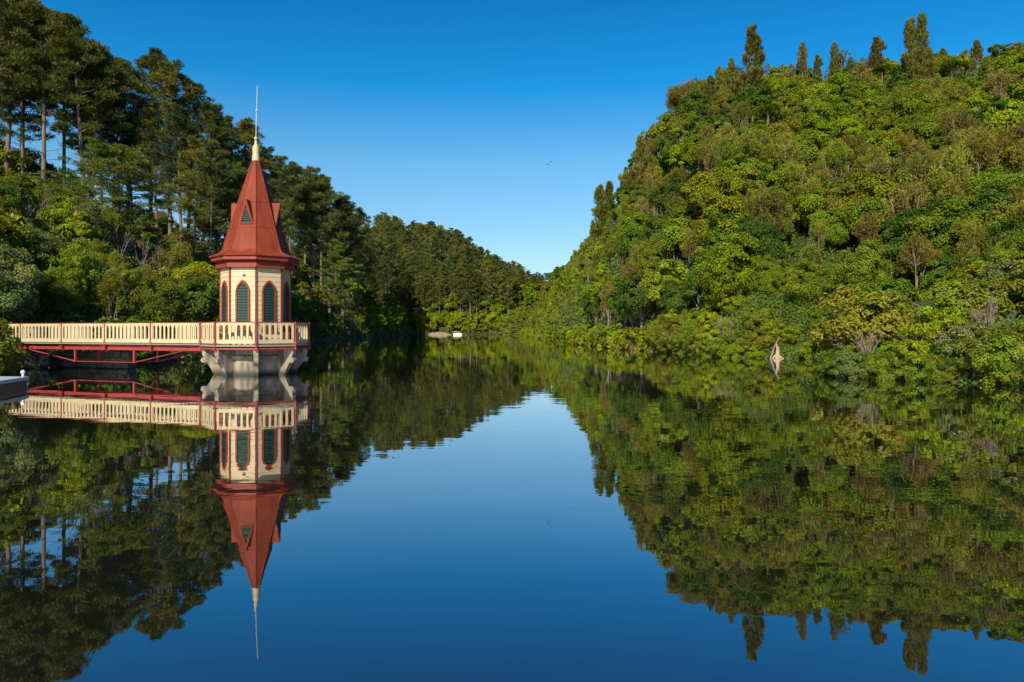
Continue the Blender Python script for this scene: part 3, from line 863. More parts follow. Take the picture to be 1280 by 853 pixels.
def bare_shrub(seed, Hh=2.6, spread=1.5, stems=16):
    rng = np.random.RandomState(seed); mb = MB(); tw = MB()
    for i in range(stems):
        a = rng.uniform(0, 6.283); s_ = rng.uniform(.2, 1) * spread
        t = np.array([math.cos(a) * s_, math.sin(a) * s_, Hh * rng.uniform(.55, 1)])
        m = t * np.array([.45, .45, .55]) + rng.normal(0, .1, 3)
        mb.tube([(0, 0, -.3), tuple(m), tuple(t)], [.05, .03, .008], 5)
        for k in range(9):
            f = rng.uniform(.35, 1)
            p = m + (t - m) * f if f > .5 else m * (f * 2)
            d = unit(np.array([t[0], t[1], Hh * .7]) + rng.normal(0, .9, 3)) * rng.uniform(.3, .75)
            tw.tube([tuple(p), tuple(p + d * .6), tuple(p + d + np.array([0, 0, .05]))], [.014, .010, .004], 3)
    return tw.mesh('twigs', TWIG), mb.mesh('stem', TWIG)

def tree_fern(seed, Hh=3.2, n=18, Lf=2.0):
    rng = np.random.RandomState(seed); mb = MB(); parts = []
    mb.tube([(0, 0, -.5), (0.05, 0, Hh * .5), (0, .05, Hh)], [.16, .12, .11], 8)
    for i in range(n):
        a = 6.283 * i / n + rng.uniform(-.15, .15); rise = rng.uniform(.25, .7)
        s_ = np.linspace(.06, 1, 22)
        x = Lf * s_; z = Hh + Lf * (rise * s_ - .85 * s_ ** 2)
        P = np.stack([np.cos(a) * x, np.sin(a) * x, z], 1)
        side = np.array([-math.sin(a), math.cos(a), 0.0])
        for sg in (-1, 1):
            w = .42 * np.sin(np.pi * np.clip(s_, .08, .97)) ** .8 * Lf * .5 + .03
            Q = P + side * sg * w[:, None] * .5 - np.array([0, 0, .06])
            A = side * sg + np.array([math.cos(a), math.sin(a), -.2]) * .35
            A = np.tile(A, (22, 1)); nn = np.tile(np.array([0, 0, 1.0]), (22, 1)) + rng.normal(0, .15, (22, 3))
            parts.append(leaf_quads(Q, A, nn, w, .13, rng, tints(np.full((22, 2), .5), rng), .15))
    return join('crown', parts, LEAF), mb.mesh('trunk', PINEBARK)

def cabbage_tree(seed, Hh=3.4):
    rng = np.random.RandomState(seed); mb = MB(); parts = []
    mb.tube([(0, 0, -.5), (0, 0, Hh * .6), (.05, 0, Hh)], [.11, .09, .07], 7)
    n = 170; q = unit(sphere_dirs(n, rng) + np.array([0, 0, .45]))
    parts.append(leaf_quads(np.array([.05, 0, Hh]) + q * .55, q, unit(np.cross(q, np.cross(np.array([0, 0, 1.]), q) + 1e-3)), 1.05, .08, rng, tints(np.full((n, 2), .55), rng), .12))
    return join('crown', parts, LEAF), mb.mesh('trunk', PALEBARK)

KIT = {
    'broadleaf': [broadleaf(10 + i, Rr=(2.6, 1.9, 2.9, 2.1, 2.5, 2.2)[i], lobes=(54, 46, 70, 40, 60, 52)[i], per=(165, 150, 140, 210, 170, 240)[i], L=(.25, .27, .24, .30, .22, .19)[i], Wd=(.145, .14, .14, .18, .12, .10)[i], low=(.14, .06, .2, .1, .12, .05)[i]) for i in range(6)],
    'broadleaf_far': [broadleaf(30 + i, lobes=34, per=60, L=.46, Wd=.28, low=.10) for i in range(3)],
    'broadleaf_near': [broadleaf(50 + i, lobes=90, per=190, L=.19, Wd=.10, low=.0, wood=.6) for i in range(3)],
    'shrub_near': [broadleaf(70 + i, Rr=1.5, Hh=2.5, lobes=52, per=130, L=.17, Wd=.085, low=.0, wood=.45) for i in range(4)],
    'shrub': [broadleaf(90 + i, Rr=1.5, Hh=2.2, lobes=30, per=80, L=.26, Wd=.13, low=.0, wood=.45) for i in range(3)],
    'feathery': [feathery(110 + i) for i in range(5)],
    'pine': [pine(130, bare=.50, per=120, L=.52, Wd=.085, dead=18), pine(131, bare=.42, reach=5.2, per=120, L=.52, Wd=.085, dead=14), pine(132, bare=.56, reach=4.4, per=120, L=.52, Wd=.085, dead=20), pine(133, bare=.40, reach=4.4, branches=46, per=110, L=.52, Wd=.085, dead=14)],
    'pine_far': [pine(150 + i, bare=(.10, .18, .28, .05)[i], per=44, branches=42, reach=4.9, L=.80, Wd=.20, dead=5, topw=.95, pr=(.9, 1.5)) for i in range(4)],
    'cypress': [pine(170 + i, Hh=13, bare=.10, branches=46, reach=5.4, puffs=4, per=100, L=.38, Wd=.07, flat=.24, topw=.5, pr=(.7, 1.2), up=.10, dead=4) for i in range(2)],
    'spire': [spire(190 + i) for i in range(3)],
    'spire_split': [spire(200, split=True)],
    'bare': [bare_shrub(210 + i) for i in range(3)],
    'fern': [tree_fern(220)],
    'cabbage': [cabbage_tree(230)],
}
NOMINAL = {'broadleaf': 5.6, 'broadleaf_far': 5.6, 'broadleaf_near': 5.6, 'shrub_near': 2.5, 'shrub': 2.2, 'feathery': 5.7, 'pine': 26.5, 'pine_far': 26.5, 'cypress': 13.5, 'spire': 10, 'spire_split': 10, 'bare': 2.4, 'fern': 4, 'cabbage': 4.2}
RADIUS = {'broadleaf': 2.5, 'broadleaf_far': 2.5, 'broadleaf_near': 2.5, 'shrub_near': 1.5, 'shrub': 1.5, 'feathery': 1.6, 'pine': 4, 'pine_far': 3.6, 'cypress': 5, 'spire': 1.4, 'spire_split': 1.5, 'bare': 1.3, 'fern': 1.8, 'cabbage': .9}
NAMES = {'broadleaf': ('broadleaf_tree', 'broadleaf tree'), 'broadleaf_far': ('broadleaf_tree', 'broadleaf tree'), 'broadleaf_near': ('broadleaf_tree', 'broadleaf tree'), 'shrub_near': ('shrub', 'shrub'), 'shrub': ('shrub', 'shrub'),
         'feathery': ('feathery_tree', 'feathery tree'), 'pine': ('pine_tree', 'pine tree'), 'pine_far': ('pine_tree', 'pine tree'), 'cypress': ('cypress_tree', 'cypress tree'), 'spire': ('conifer', 'conifer'), 'spire_split': ('conifer', 'conifer'),
         'bare': ('bare_shrub', 'bare shrub'), 'fern': ('tree_fern', 'tree fern'), 'cabbage': ('cabbage_tree', 'cabbage tree')}

# leaf colours of the kinds of tree (what the plants themselves are)
G = {
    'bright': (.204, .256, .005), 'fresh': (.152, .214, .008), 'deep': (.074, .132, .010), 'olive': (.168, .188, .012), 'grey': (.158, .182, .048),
    'brown': (.192, .165, .030), 'bronze': (.175, .168, .018), 'lime': (.27, .41, .010), 'pine': (.086, .108, .017), 'pinedark': (.052, .076, .014), 'pineyellow': (.130, .138, .018),
    'yellow': (.215, .280, .006), 'cypress': (.115, .148, .012), 'spire': (.158, .152, .026), 'twig': (.3, .25, .2),
}
WORD = {'bright': 'bright green', 'fresh': 'fresh green', 'deep': 'deep green', 'olive': 'olive green', 'grey': 'grey green', 'brown': 'brownish', 'bronze': 'bronze green', 'lime': 'lime green', 'pine': 'mid green', 'pinedark': 'dark green',
        'pineyellow': 'yellowish green', 'yellow': 'yellow green', 'cypress': 'dark green', 'spire': 'olive brown', 'twig': 'leafless'}

def pick(**kw):
    k = list(kw); w = np.array([kw[i] for i in k], float)
    return k[rnd.choice(len(k), p=w / w.sum())]
PLANTS = []     # (kind, x, y, height, colour, label or None)
rnd = np.random.RandomState(11)
def plant(kind, x, y, h, col, label=None, z=None, wide=1.0):
    if col == 'brown' and kind.startswith(('shrub', 'broadleaf')): col = 'olive'
    PLANTS.append(dict(id=len(PLANTS), kind=kind, x=float(x), y=float(y), h=float(h), col=col, label=label, z=gz(x, y) if z is None else z, wide=wide))
def plant_px(kind, px, ytop, y, col, label=None, wide=1.0, hmin=1.0, h=None):
    """a tree standing at distance y in photo column px whose top reaches photo row ytop"""
    x = (px - CX) / F * y; z = gz(x, y)
    plant(kind, x, y, max(CAMZ + (HY - ytop) / F * y - z, hmin) if h is None else h, col, label, wide=wide)

# ---- named trees
for px, yt, Y, c, lab in (
    (-22, -30, 90, 'pine', None), (8, -22, 92, 'pinedark', 'tallest pine on the far left ridge with a long bare grey trunk'), (33, -8, 97, 'pine', 'tall pine reaching the top of frame beside the leftmost one'), (52, 6, 92, 'pineyellow', 'tall pine with open crown third from the left edge on the ridge'),
    (78, 18, 99, 'pinedark', 'dense dark pine on the left ridge before the crown line steps down'), (102, 26, 95, 'pine', 'broad pine on the left ridge with lit tufted outer crown'), (124, 55, 98, 'pineyellow', 'shorter pine leaning outward at the end of the leftmost pine row'),
    (140, 92, 104, 'pinedark', 'dark low pine filling the gap between the two big pine clumps'),
    (163, 78, 108, 'pine', 'first pine of the second clump with a flat ragged top'), (190, 68, 110, 'pine', 'highest pine of the second clump on the left ridge'), (214, 80, 106, 'pineyellow', 'rounded yellowish pine in the middle of the second clump'),
    (236, 102, 110, 'pinedark', 'dark pine sloping down at the right of the second clump'), (254, 130, 107, 'pine', 'last pine of the second clump left of the tower spire'),
    (272, 172, 116, 'pinedark', 'small pine just left of the red spire below the sky gap'), (289, 146, 122, 'pine', 'thin open pine behind the tower finial with bare stem'), (306, 150, 124, 'bronze', 'thin brownish pine right against the tower mast'),
    (333, 186, 150, 'pinedark', 'dark pine just right of the red spire tip'), (352, 198, 178, 'pine', 'tufted pine right of the red spire on the skyline'), (372, 206, 186, 'pine', 'pine with pale straight trunk right of the tower roof'),
    (391, 211, 190, 'pineyellow', 'pine with tall pale trunk standing above the bright shrubs right of the tower'), (411, 222, 192, 'pine', 'outermost tall pine of the stand right of the tower'), (428, 246, 200, 'pinedark', 'dark pine stepping down beyond the tall trunks right of the tower'),
    (362, 212, 205, 'pine', None), (383, 215, 210, 'pinedark', None), (402, 222, 212, 'pine', None), (342, 206, 200, 'pine', None), (436, 262, 215, 'pine', None), (420, 246, 218, 'pinedark', None), (448, 262, 240, 'pine', None)):
    plant_px('pine', px, yt, Y, c, lab)
for i in range(15):                                        # the rest of the two near pine clumps
    px = rnd.uniform(-30, 285); Y = rnd.uniform(93, 112)
    top = np.interp(px, [-30, 0, 50, 100, 135, 150, 190, 235, 262, 285], [-10, 5, 25, 45, 85, 112, 92, 120, 160, 190]) + rnd.uniform(5, 55)
    plant_px('pine', px, top, Y, ('pine', 'pinedark', 'pinedark', 'pineyellow')[rnd.randint(4)])
plant_px('cypress', 112, 172, 80, 'cypress', 'spreading layered cypress below the left ridge pines', wide=1.15)
plant_px('cypress', 155, 182, 84, 'cypress', 'flat topped cypress to the right of the layered one below the pines', wide=1.1)
plant_px('cypress', 268, 205, 100, 'pine', 'dark cypress behind the tower spire on the left')
plant_px('cypress', 300, 210, 108, 'pine', 'ragged cypress hidden partly by the tower spire')
plant_px('cypress', 418, 300, 188, 'cypress', 'slanting cypress at the foot of the pines right of the tower', wide=.8)
for px, yt, Y, c, lab, k in (
    (941, 36, 128, 'spire', 'tall shaggy conifer highest on the left shoulder of the right hill', 'spire'), (914, 74, 140, 'spire', 'slim ragged conifer beside the tall shaggy one on the shoulder', 'spire'), (900, 84, 148, 'brown', 'small thin conifer at the left end of the shoulder row', 'spire'),
    (1003, 55, 142, 'spire', 'small conifer alone on the skyline right of the tall shaggy one', 'spire'), (1022, 70, 154, 'spire', 'tiny conifer poking from the skyline', 'spire'), (1043, 54, 140, 'spire', 'conifer on the skyline midway between the two tall ones', 'spire'),
    (1096, 48, 132, 'brown', 'brownish bushy conifer just left of the twin topped one', 'spire'), (1145, 19, 118, 'spire', 'tallest twin topped conifer on the right hill skyline', 'spire_split'), (1162, 60, 118, 'spire', 'lower conifer growing out of the twin topped one', 'spire'),
    (1221, 52, 156, 'spire', 'lone conifer on the skyline near the right edge', 'spire'), (755, 229, 172, 'bronze', 'lone feathery conifer standing out on the lower left flank of the right hill', 'spire_split'), (741, 276, 172, 'olive', 'small dark conifer below the lone feathery one', 'spire'),
    (832, 142, 146, 'spire', 'ragged conifer on the flank skyline above the brown trees', 'spire'), (800, 172, 144, 'spire', 'upright conifer on the flank skyline', 'spire')):
    wide = {941: 1.25, 1096: 1.3, 755: 1.7, 1145: 1.15}.get(px, 1.0)
    plant_px(k, px, yt, Y, c, lab, wide=wide, hmin=6)
plant_px('broadleaf', 1061, 262, 92, 'lime', 'lime green tree glowing in the middle of the right hillside', h=4.2, wide=1.1)
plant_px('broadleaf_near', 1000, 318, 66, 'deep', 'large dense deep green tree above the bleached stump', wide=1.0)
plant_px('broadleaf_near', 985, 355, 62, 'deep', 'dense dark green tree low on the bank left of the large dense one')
plant_px('broadleaf', 82, 275, 66, 'yellow', 'yellow green leafy tree on the left slope behind the footbridge', h=4.6)
plant_px('broadleaf', 100, 292, 62, 'yellow', 'lower yellow green leafy tree beside its twin behind the footbridge', h=3.6)
plant_px('cabbage', 66, 224, 80, 'fresh', 'spiky pale green cabbage tree on the upper left slope')
plant_px('fern', 1190, 172, 118, 'fresh', 'green tree fern high on the right hillside near the edge', h=5)
plant_px('fern', 1102, 150, 126, 'fresh', 'green tree fern high on the right hill below the twin conifer', h=5)
plant_px('fern', 960, 215, 105, 'fresh', 'green tree fern among bushes on the mid right hillside', h=5)
for px, yb, Y, h, lab in ((150, 240, 76, 3.2, 'grey leafless thicket below the cypress on the left slope'), (178, 240, 78, 3.4, 'grey leafless thicket right of the first one under the pines'), (205, 245, 79, 3.0, 'rightmost grey leafless thicket under the left pines'), (42, 320, 66, 2.6, 'small leafless bush among the green trees on the left slope'),
                         (1062, 440, 32.5, 1.7, 'pinkish leafless bush overhanging the water at the near right bank'), (1085, 455, 31.0, 1.3, 'low bare branches trailing to the water on the near right bank'), (1145, 452, 29.5, 1.2, 'bare brown twigs at the waterline below the near right shrubs'), (1120, 425, 33, 1.8, 'bare brown bush among the near right shrubs'),
                         (1235, 430, 31, 1.7, 'bare brown bush in the middle of the glossy shrubs near the right edge'), (905, 440, 55.5, 2.0, 'dry brown bush at the water edge left of the stump')):
    plant_px('bare', px, 0, Y, 'twig', lab, h=h)
# ---- shrubs hanging over the water on the near right
for px, yt, Y, c, k in ((1075, 395, 34, 'olive', 'shrub_near'), (1100, 420, 31.5, 'fresh', 'shrub_near'), (1128, 398, 32.5, 'grey', 'shrub_near'), (1150, 428, 29.8, 'fresh', 'shrub_near'), (1168, 398, 32, 'olive', 'shrub_near'), (1190, 425, 29.0, 'bright', 'shrub_near'),
                       (1205, 408, 31, 'fresh', 'shrub_near'), (1222, 438, 28.2, 'bright', 'shrub_near'), (1240, 425, 29.0, 'fresh', 'shrub_near'), (1252, 442, 27.4, 'olive', 'shrub_near'), (1238, 392, 33, 'fresh', 'broadleaf_near'), (1278, 396, 34, 'olive', 'broadleaf_near'), (1200, 394, 35, 'fresh', 'broadleaf_near'),
                       (1150, 372, 36.5, 'grey', 'broadleaf_near'), (1105, 362, 38, 'olive', 'broadleaf_near'), (1290, 395, 30, 'bright', 'shrub_near'), (1262, 400, 30, 'fresh', 'shrub_near'), (1088, 440, 30.8, 'fresh', 'shrub_near'), (1122, 442, 30.0, 'bright', 'shrub_near'), (1180, 446, 28.4, 'olive', 'shrub_near'), (1208, 448, 27.9, 'fresh', 'shrub_near'), (1300, 420, 28, 'olive', 'shrub_near')):
    plant_px(k, px, yt, Y, c)
# ---- shrubs at the bank end of the footbridge
for px, yt, Y, c in ((-18, 400, 33.6, 'olive'), (-34, 392, 34, 'fresh'), (-6, 424, 34.0, 'bronze'), (-55, 385, 35, 'fresh'), (-16, 428, 32.8, 'olive')):
    plant_px('shrub_near', px, yt, Y, c)

# ---- ragged tops along the crest and the flank of the right hill
for i in range(46):
    px = rnd.uniform(770, 1285)
    Y = rnd.uniform(128, 158) if px > 880 else rnd.uniform(135, 165)
    x = (px - CX) / F * Y
    k = pick(spire=1.2, feathery=2)
    plant(k, x, Y, rnd.uniform(4.5, 7.5) if k == 'feathery' else rnd.uniform(4, 8), pick(spire=3, bronze=3, olive=3, brown=1), wide=rnd.uniform(1.0, 1.7))
for yy in np.arange(72, 376, 1.9):                        # scrub down to the water along the right shore
    plant('shrub', np.interp(yy, XR_Y, XR_X) + rnd.uniform(-.2, .7), yy, rnd.uniform(1.2, 3.0), pick(bright=3, yellow=2, olive=3, fresh=2, brown=1.2), z=-.1)
# ---- slender pale stemmed trees on the right bank
for px, yt, Y, c in ((862, 300, 78, 'bronze'), (878, 318, 72, 'brown'), (895, 305, 70, 'olive'), (912, 322, 66, 'bronze'), (930, 300, 66, 'olive'), (946, 335, 62, 'olive'), (958, 352, 58, 'bronze'), (1024, 345, 60, 'olive'), (1036, 322, 64, 'bronze'), (838, 330, 80, 'brown'), (815, 300, 92, 'bronze'), (792, 318, 96, 'olive'), (1250, 300, 48, 'olive'), (1268, 292, 50, 'bronze'), (1215, 312, 50, 'brown')):
    plant_px('feathery', px, yt, Y, c)

# ---- the hillsides
def scatter(x0, x1, y0, y1, step, fn, jit=.45):
    for yy in np.arange(y0, y1, step):
        for xx in np.arange(x0, x1, step):
            x = xx + rnd.uniform(-jit, jit) * step; y = yy + rnd.uniform(-jit, jit) * step
            z = gz(x, y)
            if z < .12 or y < 20: continue
            px, py = proj(x, y, z)
            if not -70 < px < 1350: continue
            fn(x, y, z, px, py)
def patch(x, y, s=.06, o=0.0): return math.sin(x * s * 1.3 + o) * math.cos(y * s + o * 2) + .5 * math.sin((x + y) * s * 2.1 + o)

def right_slope(x, y, z, px, py):
    if x < np.interp(y, XR_Y, XR_X): return
    if y < 31 and rnd.rand() < .5: return
    if 1034 < px < 1066 and 325 < py < 455 and y > 48:         # gully in deep shade, part of it put into the shrubs' leaf colour
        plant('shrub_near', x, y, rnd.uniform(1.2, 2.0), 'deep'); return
    if y < 66 and z < 7 and rnd.rand() < .55:
        plant('shrub_near', x, y, rnd.uniform(1.8, 3.2), pick(bright=1, olive=2, grey=2, deep=2, fresh=4, brown=1) if px > 1050 else pick(bright=3, olive=2, yellow=1, fresh=4, brown=1)); return
    nearb = 'broadleaf_near' if y < 62 else 'broadleaf' if y < 135 else 'broadleaf_far'
    q = patch(x, y, .09, 1.0)
    if px > 1080 and y < 56 and py > 372:                  # the glossy scrub at the right stays low
        hm = CAMZ + (HY - rnd.uniform(366, 400)) / F * y - z
        if hm > 1.2: plant('shrub_near' if hm < 3.2 else 'broadleaf_near', x, y, min(hm, rnd.uniform(2.6, 4.6)), pick(fresh=3, deep=2, olive=3, grey=2, bright=1, bronze=1))
        return
    if abs(px - 970) < (36 if y < 52.9 else 16) and 50 < y < 53.6: return
    if z < 1.6 and y < 190:
        plant('shrub_near' if y < 70 else 'shrub', x, y, rnd.uniform(1.3, 2.6), pick(bright=3, olive=2, yellow=1.5, fresh=3, brown=1.2)); return
    if px > 1125 and 225 < py < 400 and y < 95:            # brown feathery stand at the right
        if rnd.rand() < .62: plant('feathery', x, y, rnd.uniform(4, 7.5), pick(brown=4, bronze=4, olive=2)); return
    if px < 780 and y > 110:
        k = pick(feathery=4, broadleaf=6)
        if k == 'feathery': plant('feathery', x, y, rnd.uniform(3.2, 5.0), pick(bronze=3, olive=4, yellow=1.5, brown=1))
        else: plant(nearb, x, y, rnd.uniform(2.8, 4.4), pick(bright=4, yellow=3, fresh=3, olive=2))
        return
    up = (py < 215 and px > 950)
    if up: pf = .20
    elif px < 920 and py < 260: pf = .60
    else: pf = .50 if q > .0 else .28
    if rnd.rand() < pf: plant('feathery', x, y, rnd.uniform(4.0, 6.6), pick(bronze=4, brown=3, olive=4))
    else:
        c = pick(bright=6, fresh=4, yellow=2.5, deep=1.2, olive=1) if up else (pick(deep=3, fresh=4, olive=1.5) if q < -.25 else pick(fresh=5, bright=4, deep=2.4, olive=1.6, grey=.35))
        plant(nearb, x, y, rnd.uniform(3.6, 6.2), c)
for yy in np.arange(26.8, 72, .85):                        # shrubs leaning over the right waterline
    for k in range(2):
        x = np.interp(yy, XR_Y, XR_X) + rnd.uniform(-.1, .9) + k * 1.1
        if abs(proj(x, yy, 0)[0] - 970) < (36 if yy < 52.9 else 16) and 50 < yy < 53.5: continue      # the stump stands free
        plant('shrub_near', x, yy, rnd.uniform(1.0, 2.3), pick(bright=1, olive=2, fresh=4, grey=2, deep=2, brown=.6) if yy < 48 else pick(bright=3, olive=3, fresh=4, grey=.5, brown=.8), z=max(gz(x, yy), -.05) - .1)
for (xa, ya), (xb, yb) in (((22.5, 24.7), (18.8, 26.5)), ((18.8, 26.5), (16.5, 29)), ((16.5, 29), (14.5, 31)), ((14.5, 31), (15.5, 35)), ((15.7, 54.5), (19.2, 53)), ((19.2, 53), (21, 52))):
    n_ = int(math.hypot(xb - xa, yb - ya) / .30)
    for i in range(n_):
        t = (i + rnd.uniform(0, 1)) / n_; o_ = rnd.uniform(-.45, .55)
        x, y = xa + (xb - xa) * t + o_ * .6, ya + (yb - ya) * t + o_ * .8
        if abs(proj(x, y, 0)[0] - 970) < (36 if y < 52.9 else 16) and 50 < y < 53.5: continue
        plant('shrub_near', x, y, rnd.uniform(.8, 1.8), pick(bright=1, olive=2, fresh=4, grey=2, deep=1.5, brown=.8) if y < 45 else pick(bright=4, yellow=1, fresh=3, olive=2), z=max(gz(x, y), -.05) - .12)
scatter(8, 95, 51, 66, 2.4, right_slope)
scatter(8, 95, 66, 84, 2.9, right_slope)
scatter(14, 75, 27, 51, 2.4, right_slope)
scatter(6, 125, 84, 124, 3.9, right_slope)
scatter(6, 130, 124, 172, 4.6, right_slope)
scatter(4, 62, 172, 380, 5.2, lambda x, y, z, px, py: right_slope(x, y, z, px, py) if px < 860 else None)

def left_slope(x, y, z, px, py):
    if x > np.interp(y, XL_Y, XL_X): return
    if y < 44 and px > 30: return
    if y > 88 and z > 17 and px < 300: 
        if rnd.rand() < .62: plant('broadleaf', x, y, rnd.uniform(5, 11), pick(olive=3, deep=3, bronze=1.5))
        elif rnd.rand() < .4: plant('shrub', x, y, rnd.uniform(1.5, 3), pick(olive=2, deep=2, fresh=1))
        return
    nearb = 'broadleaf_near' if y < 58 else 'broadleaf' if y < 150 else 'broadleaf_far'
    if z < 1.2: plant('shrub', x, y, rnd.uniform(1.5, 3), pick(deep=2, olive=2, fresh=2)); return
    q = patch(x, y, .10, 2.2)
    if rnd.rand() < (.40 if q > 0 else .16): plant('feathery', x, y, rnd.uniform(3.6, 5.6), pick(bronze=3, olive=4, grey=1.5, brown=1.5))
    else: plant(nearb, x, y, rnd.uniform(3.4, 5.8), pick(deep=1.6, fresh=2, olive=4, grey=2.4, bronze=1.6, bright=.8))
scatter(-75, -20, 40, 100, 3.3, left_slope)
scatter(-90, -36, 100, 172, 4.6, left_slope)
def left_far(x, y, z, px, py):
    if x > np.interp(y, XL_Y, XL_X) and y < 374: return
    dl = np.interp(y, XL_Y, XL_X) - x
    low = z < 9 if y < 374 else z < 8.5
    if px < 335 or px > 705: return
    if low or (y < 250 and z < 19 and px > 370):
        if z < .3: return
        plant('broadleaf_far', x, y, rnd.uniform(4.5, 9) if y > 300 else rnd.uniform(3.8, 6), pick(bright=4, fresh=3, yellow=3, olive=2, deep=1) if px > 430 else pick(olive=3, fresh=2, deep=3, grey=1.5)); return
    if px > 640 and y < 425 : plant('broadleaf_far', x, y, rnd.uniform(5, 8), pick(fresh=3, olive=3, deep=2)); return
    if rnd.rand() < .40:
        plant('broadleaf_far', x, y, rnd.uniform(5, 10), pick(olive=3, fresh=3, deep=1)); return
    h = rnd.uniform(21, 29)
    if px > 425: h = min(h, CAMZ + (HY - np.interp(px, [430, 500, 560, 600, 622, 650, 665, 700], [256, 260, 277, 306, 319, 326, 342, 350]) - rnd.uniform(0, 14)) / F * y - z)
    if h < 11:
        plant('broadleaf_far', x, y, max(h, 3), pick(olive=3, fresh=2, deep=2)); return
    if rnd.rand() < .12: plant('broadleaf_far', x, y, rnd.uniform(5, 8), pick(olive=3, fresh=2)); return
    plant('pine_far', x, y, h, pick(pine=4, pinedark=2, pineyellow=4, bronze=.5))
scatter(-120, -44, 172, 374, 5.4, left_far)
scatter(-110, 34, 376.5, 392, 3.6, left_far)
scatter(-110, 34, 392, 470, 5.0, left_far)
for i in range(7): plant_px('pine_far', rnd.uniform(618, 668), rnd.uniform(320, 342), rnd.uniform(455, 500), pick(pine=2, pineyellow=3), hmin=14)
for i in range(26): plant_px('pine_far', 640 + i * 3.0 + rnd.uniform(-2, 2), rnd.uniform(340, 352), rnd.uniform(596, 640), 'pinedark', hmin=7)
plant_px('cypress', 636, 378, 372, 'yellow', 'broad layered yellow green tree at the far end of the lake where the banks meet', h=15, wide=1.15)
plant_px('cypress', 652, 384, 374, 'olive', 'broad layered olive tree beside the yellow green one at the lake end', h=13)

# ---- nothing grows right in front of the plants that are named one by one
for p in PLANTS:
    p['w'] = RADIUS[p['kind']] * p['h'] / NOMINAL[p['kind']] * p['wide'] / p['y'] * F
    p['px'], p['base'] = proj(p['x'], p['y'], p['z']); p['top'] = proj(p['x'], p['y'], p['z'] + p['h'])[1]
HEROES = [p for p in PLANTS if p['label'] and p['kind'] not in ('pine', 'cypress')]
def blocks(q, p):
    return not q['label'] and q['y'] < p['y'] - .3 and abs(q['px'] - p['px']) < q['w'] + .35 * p['w'] and q['top'] < .45 * p['top'] + .55 * p['base'] and q['base'] > p['top'] + 3
for q in PLANTS:
    for p in HEROES:
        if blocks(q, p):                                   # lower growth there, or none
            q['h'] = CAMZ + (HY - (.35 * p['top'] + .65 * p['base'])) / F * q['y'] - q['z']
            q['top'] = proj(q['x'], q['y'], q['z'] + q['h'])[1]
PLANTS = [q for q in PLANTS if q['h'] > 1.0]
HIDDEN = set(map(int, """689 471 355 96 361 363 702 364 367 369 710 711 714 715 719 381 383 720 387 494 1602 516 1606 526 1617 404 542 540 1624 1625 582 319 568 578 423 424 1634 1641 611 1639 1648 629 631 159 1668 665 1679 726 671 1678 1672 685 1688 1690 1680 749 1692 1700 1693 1714 1715 1706 1707 1713 1726 1724 1718 1737 1739 1730 1740 1741 808 812 1750 33 837 1760 1766 31 849 39 1772 177 1776 876 868 1775 178 1788 891 890 892 915 913 912 930 183 960 948 949 956 950 185 953 124 957 1820 968 1821 977 995 1000 152 1014 1026 1019 1021 131 1035 1043 1045 135 1853 1854 1071 1062 1061 1066 198 1095 122 1092 1110 1107 1879 1108 1890 1141 1889 1888 1158 1897 1182 1913 1202 1209 1225 1923 1932 1931 1253 1936 1942 1263 1941 1948 1953 1291 1301 1959 248 1973 1974 252 1981 1982 1992 1989 1991 1988 1987 1999 2000 1995 1996 1997 2004 2002 2003 2005 2010 2013 2016 2011 2012 2020 2019 2021 2024 2030 2034 2029 2032 2031 2033 2043 2040 2039 2041 2042 2044 2052 2050 2053 2049 2060 2061 2065 2059 2063 2058 2062 2070 2071 2072 2069 2068 2083 284 2082 2079 2081 2084 2080 2097 2090 2094 2091 2093 289 2106 2101 2108 2103 2107 2105 291 2102 2114 2119 292 2117 2113 2116 2115 2126 2123 2125 2130 2128 2127 2129 2131 2143 2136 2138 2141 2142 2137 2134 2135 2147 2150 2153 2149 2152 2146 2160 2159 2162 2166 2165 2167 2161 2163 2172 2175 2176 2180 2173 2178 2174 2170 2187 2188 2191 2193 2190 2189 2198 2200 2204 2201 2202 2206 2210 2214 2218 2211 2213 2216 2220 2212 2215 2243 2234 2237 2244 2236 2238 2242 2239 2232 2235 2240 2272 2277 2273 2266 2270 2269 2268 2276 2271 2303 2313 2316 2311 2307 2312 2305 2314 2310 2343 2346 2344 2348 2349 2384 2347 2345 2350 2352 2353 2381 2388 2387 2418 2416 2412 2411 2414 2413 2445 2442 2444 2437 2443 2449 2440 2446 2441 2472 2473 2467 2465 2469 2470 2471 2503 2500 2494 2507 2504 2497 2502 2510 2526 2530 2523 2525 2544 2571 2572 2556 2555 2557 2558 2553 2559 2601 2598 2592 2595 2581 2584 2582 2597 2585 2580 2583 2610 2627 2613 2628 2616 2609 2612 2648 2659 2642 2644 2641 2643 2654 2647 2640 2652 2657 2684 2683 2671 2669 2687 2668 2667 2680 2710 2701 2696 2717 2699 2698 2714 2697 2702 2703 2713 2734 2745 2736 2739 2746 2742 2726 2735 2744 2741 2725 2740 2728 2768 2771 2756 2774 2766 2757 2754 2759 2778 2785 2789 2798 2799 2792 2783 2790 2800 2796 2822 2815 2827 2825 2821 2831 2813 2818 2814 2819 2833 2824 2844 2843 2845 2842 2847 2849 2848 2852 2851 2850 2854 2856""".split()))     # plants that nearer ones hide wholly from the lake side

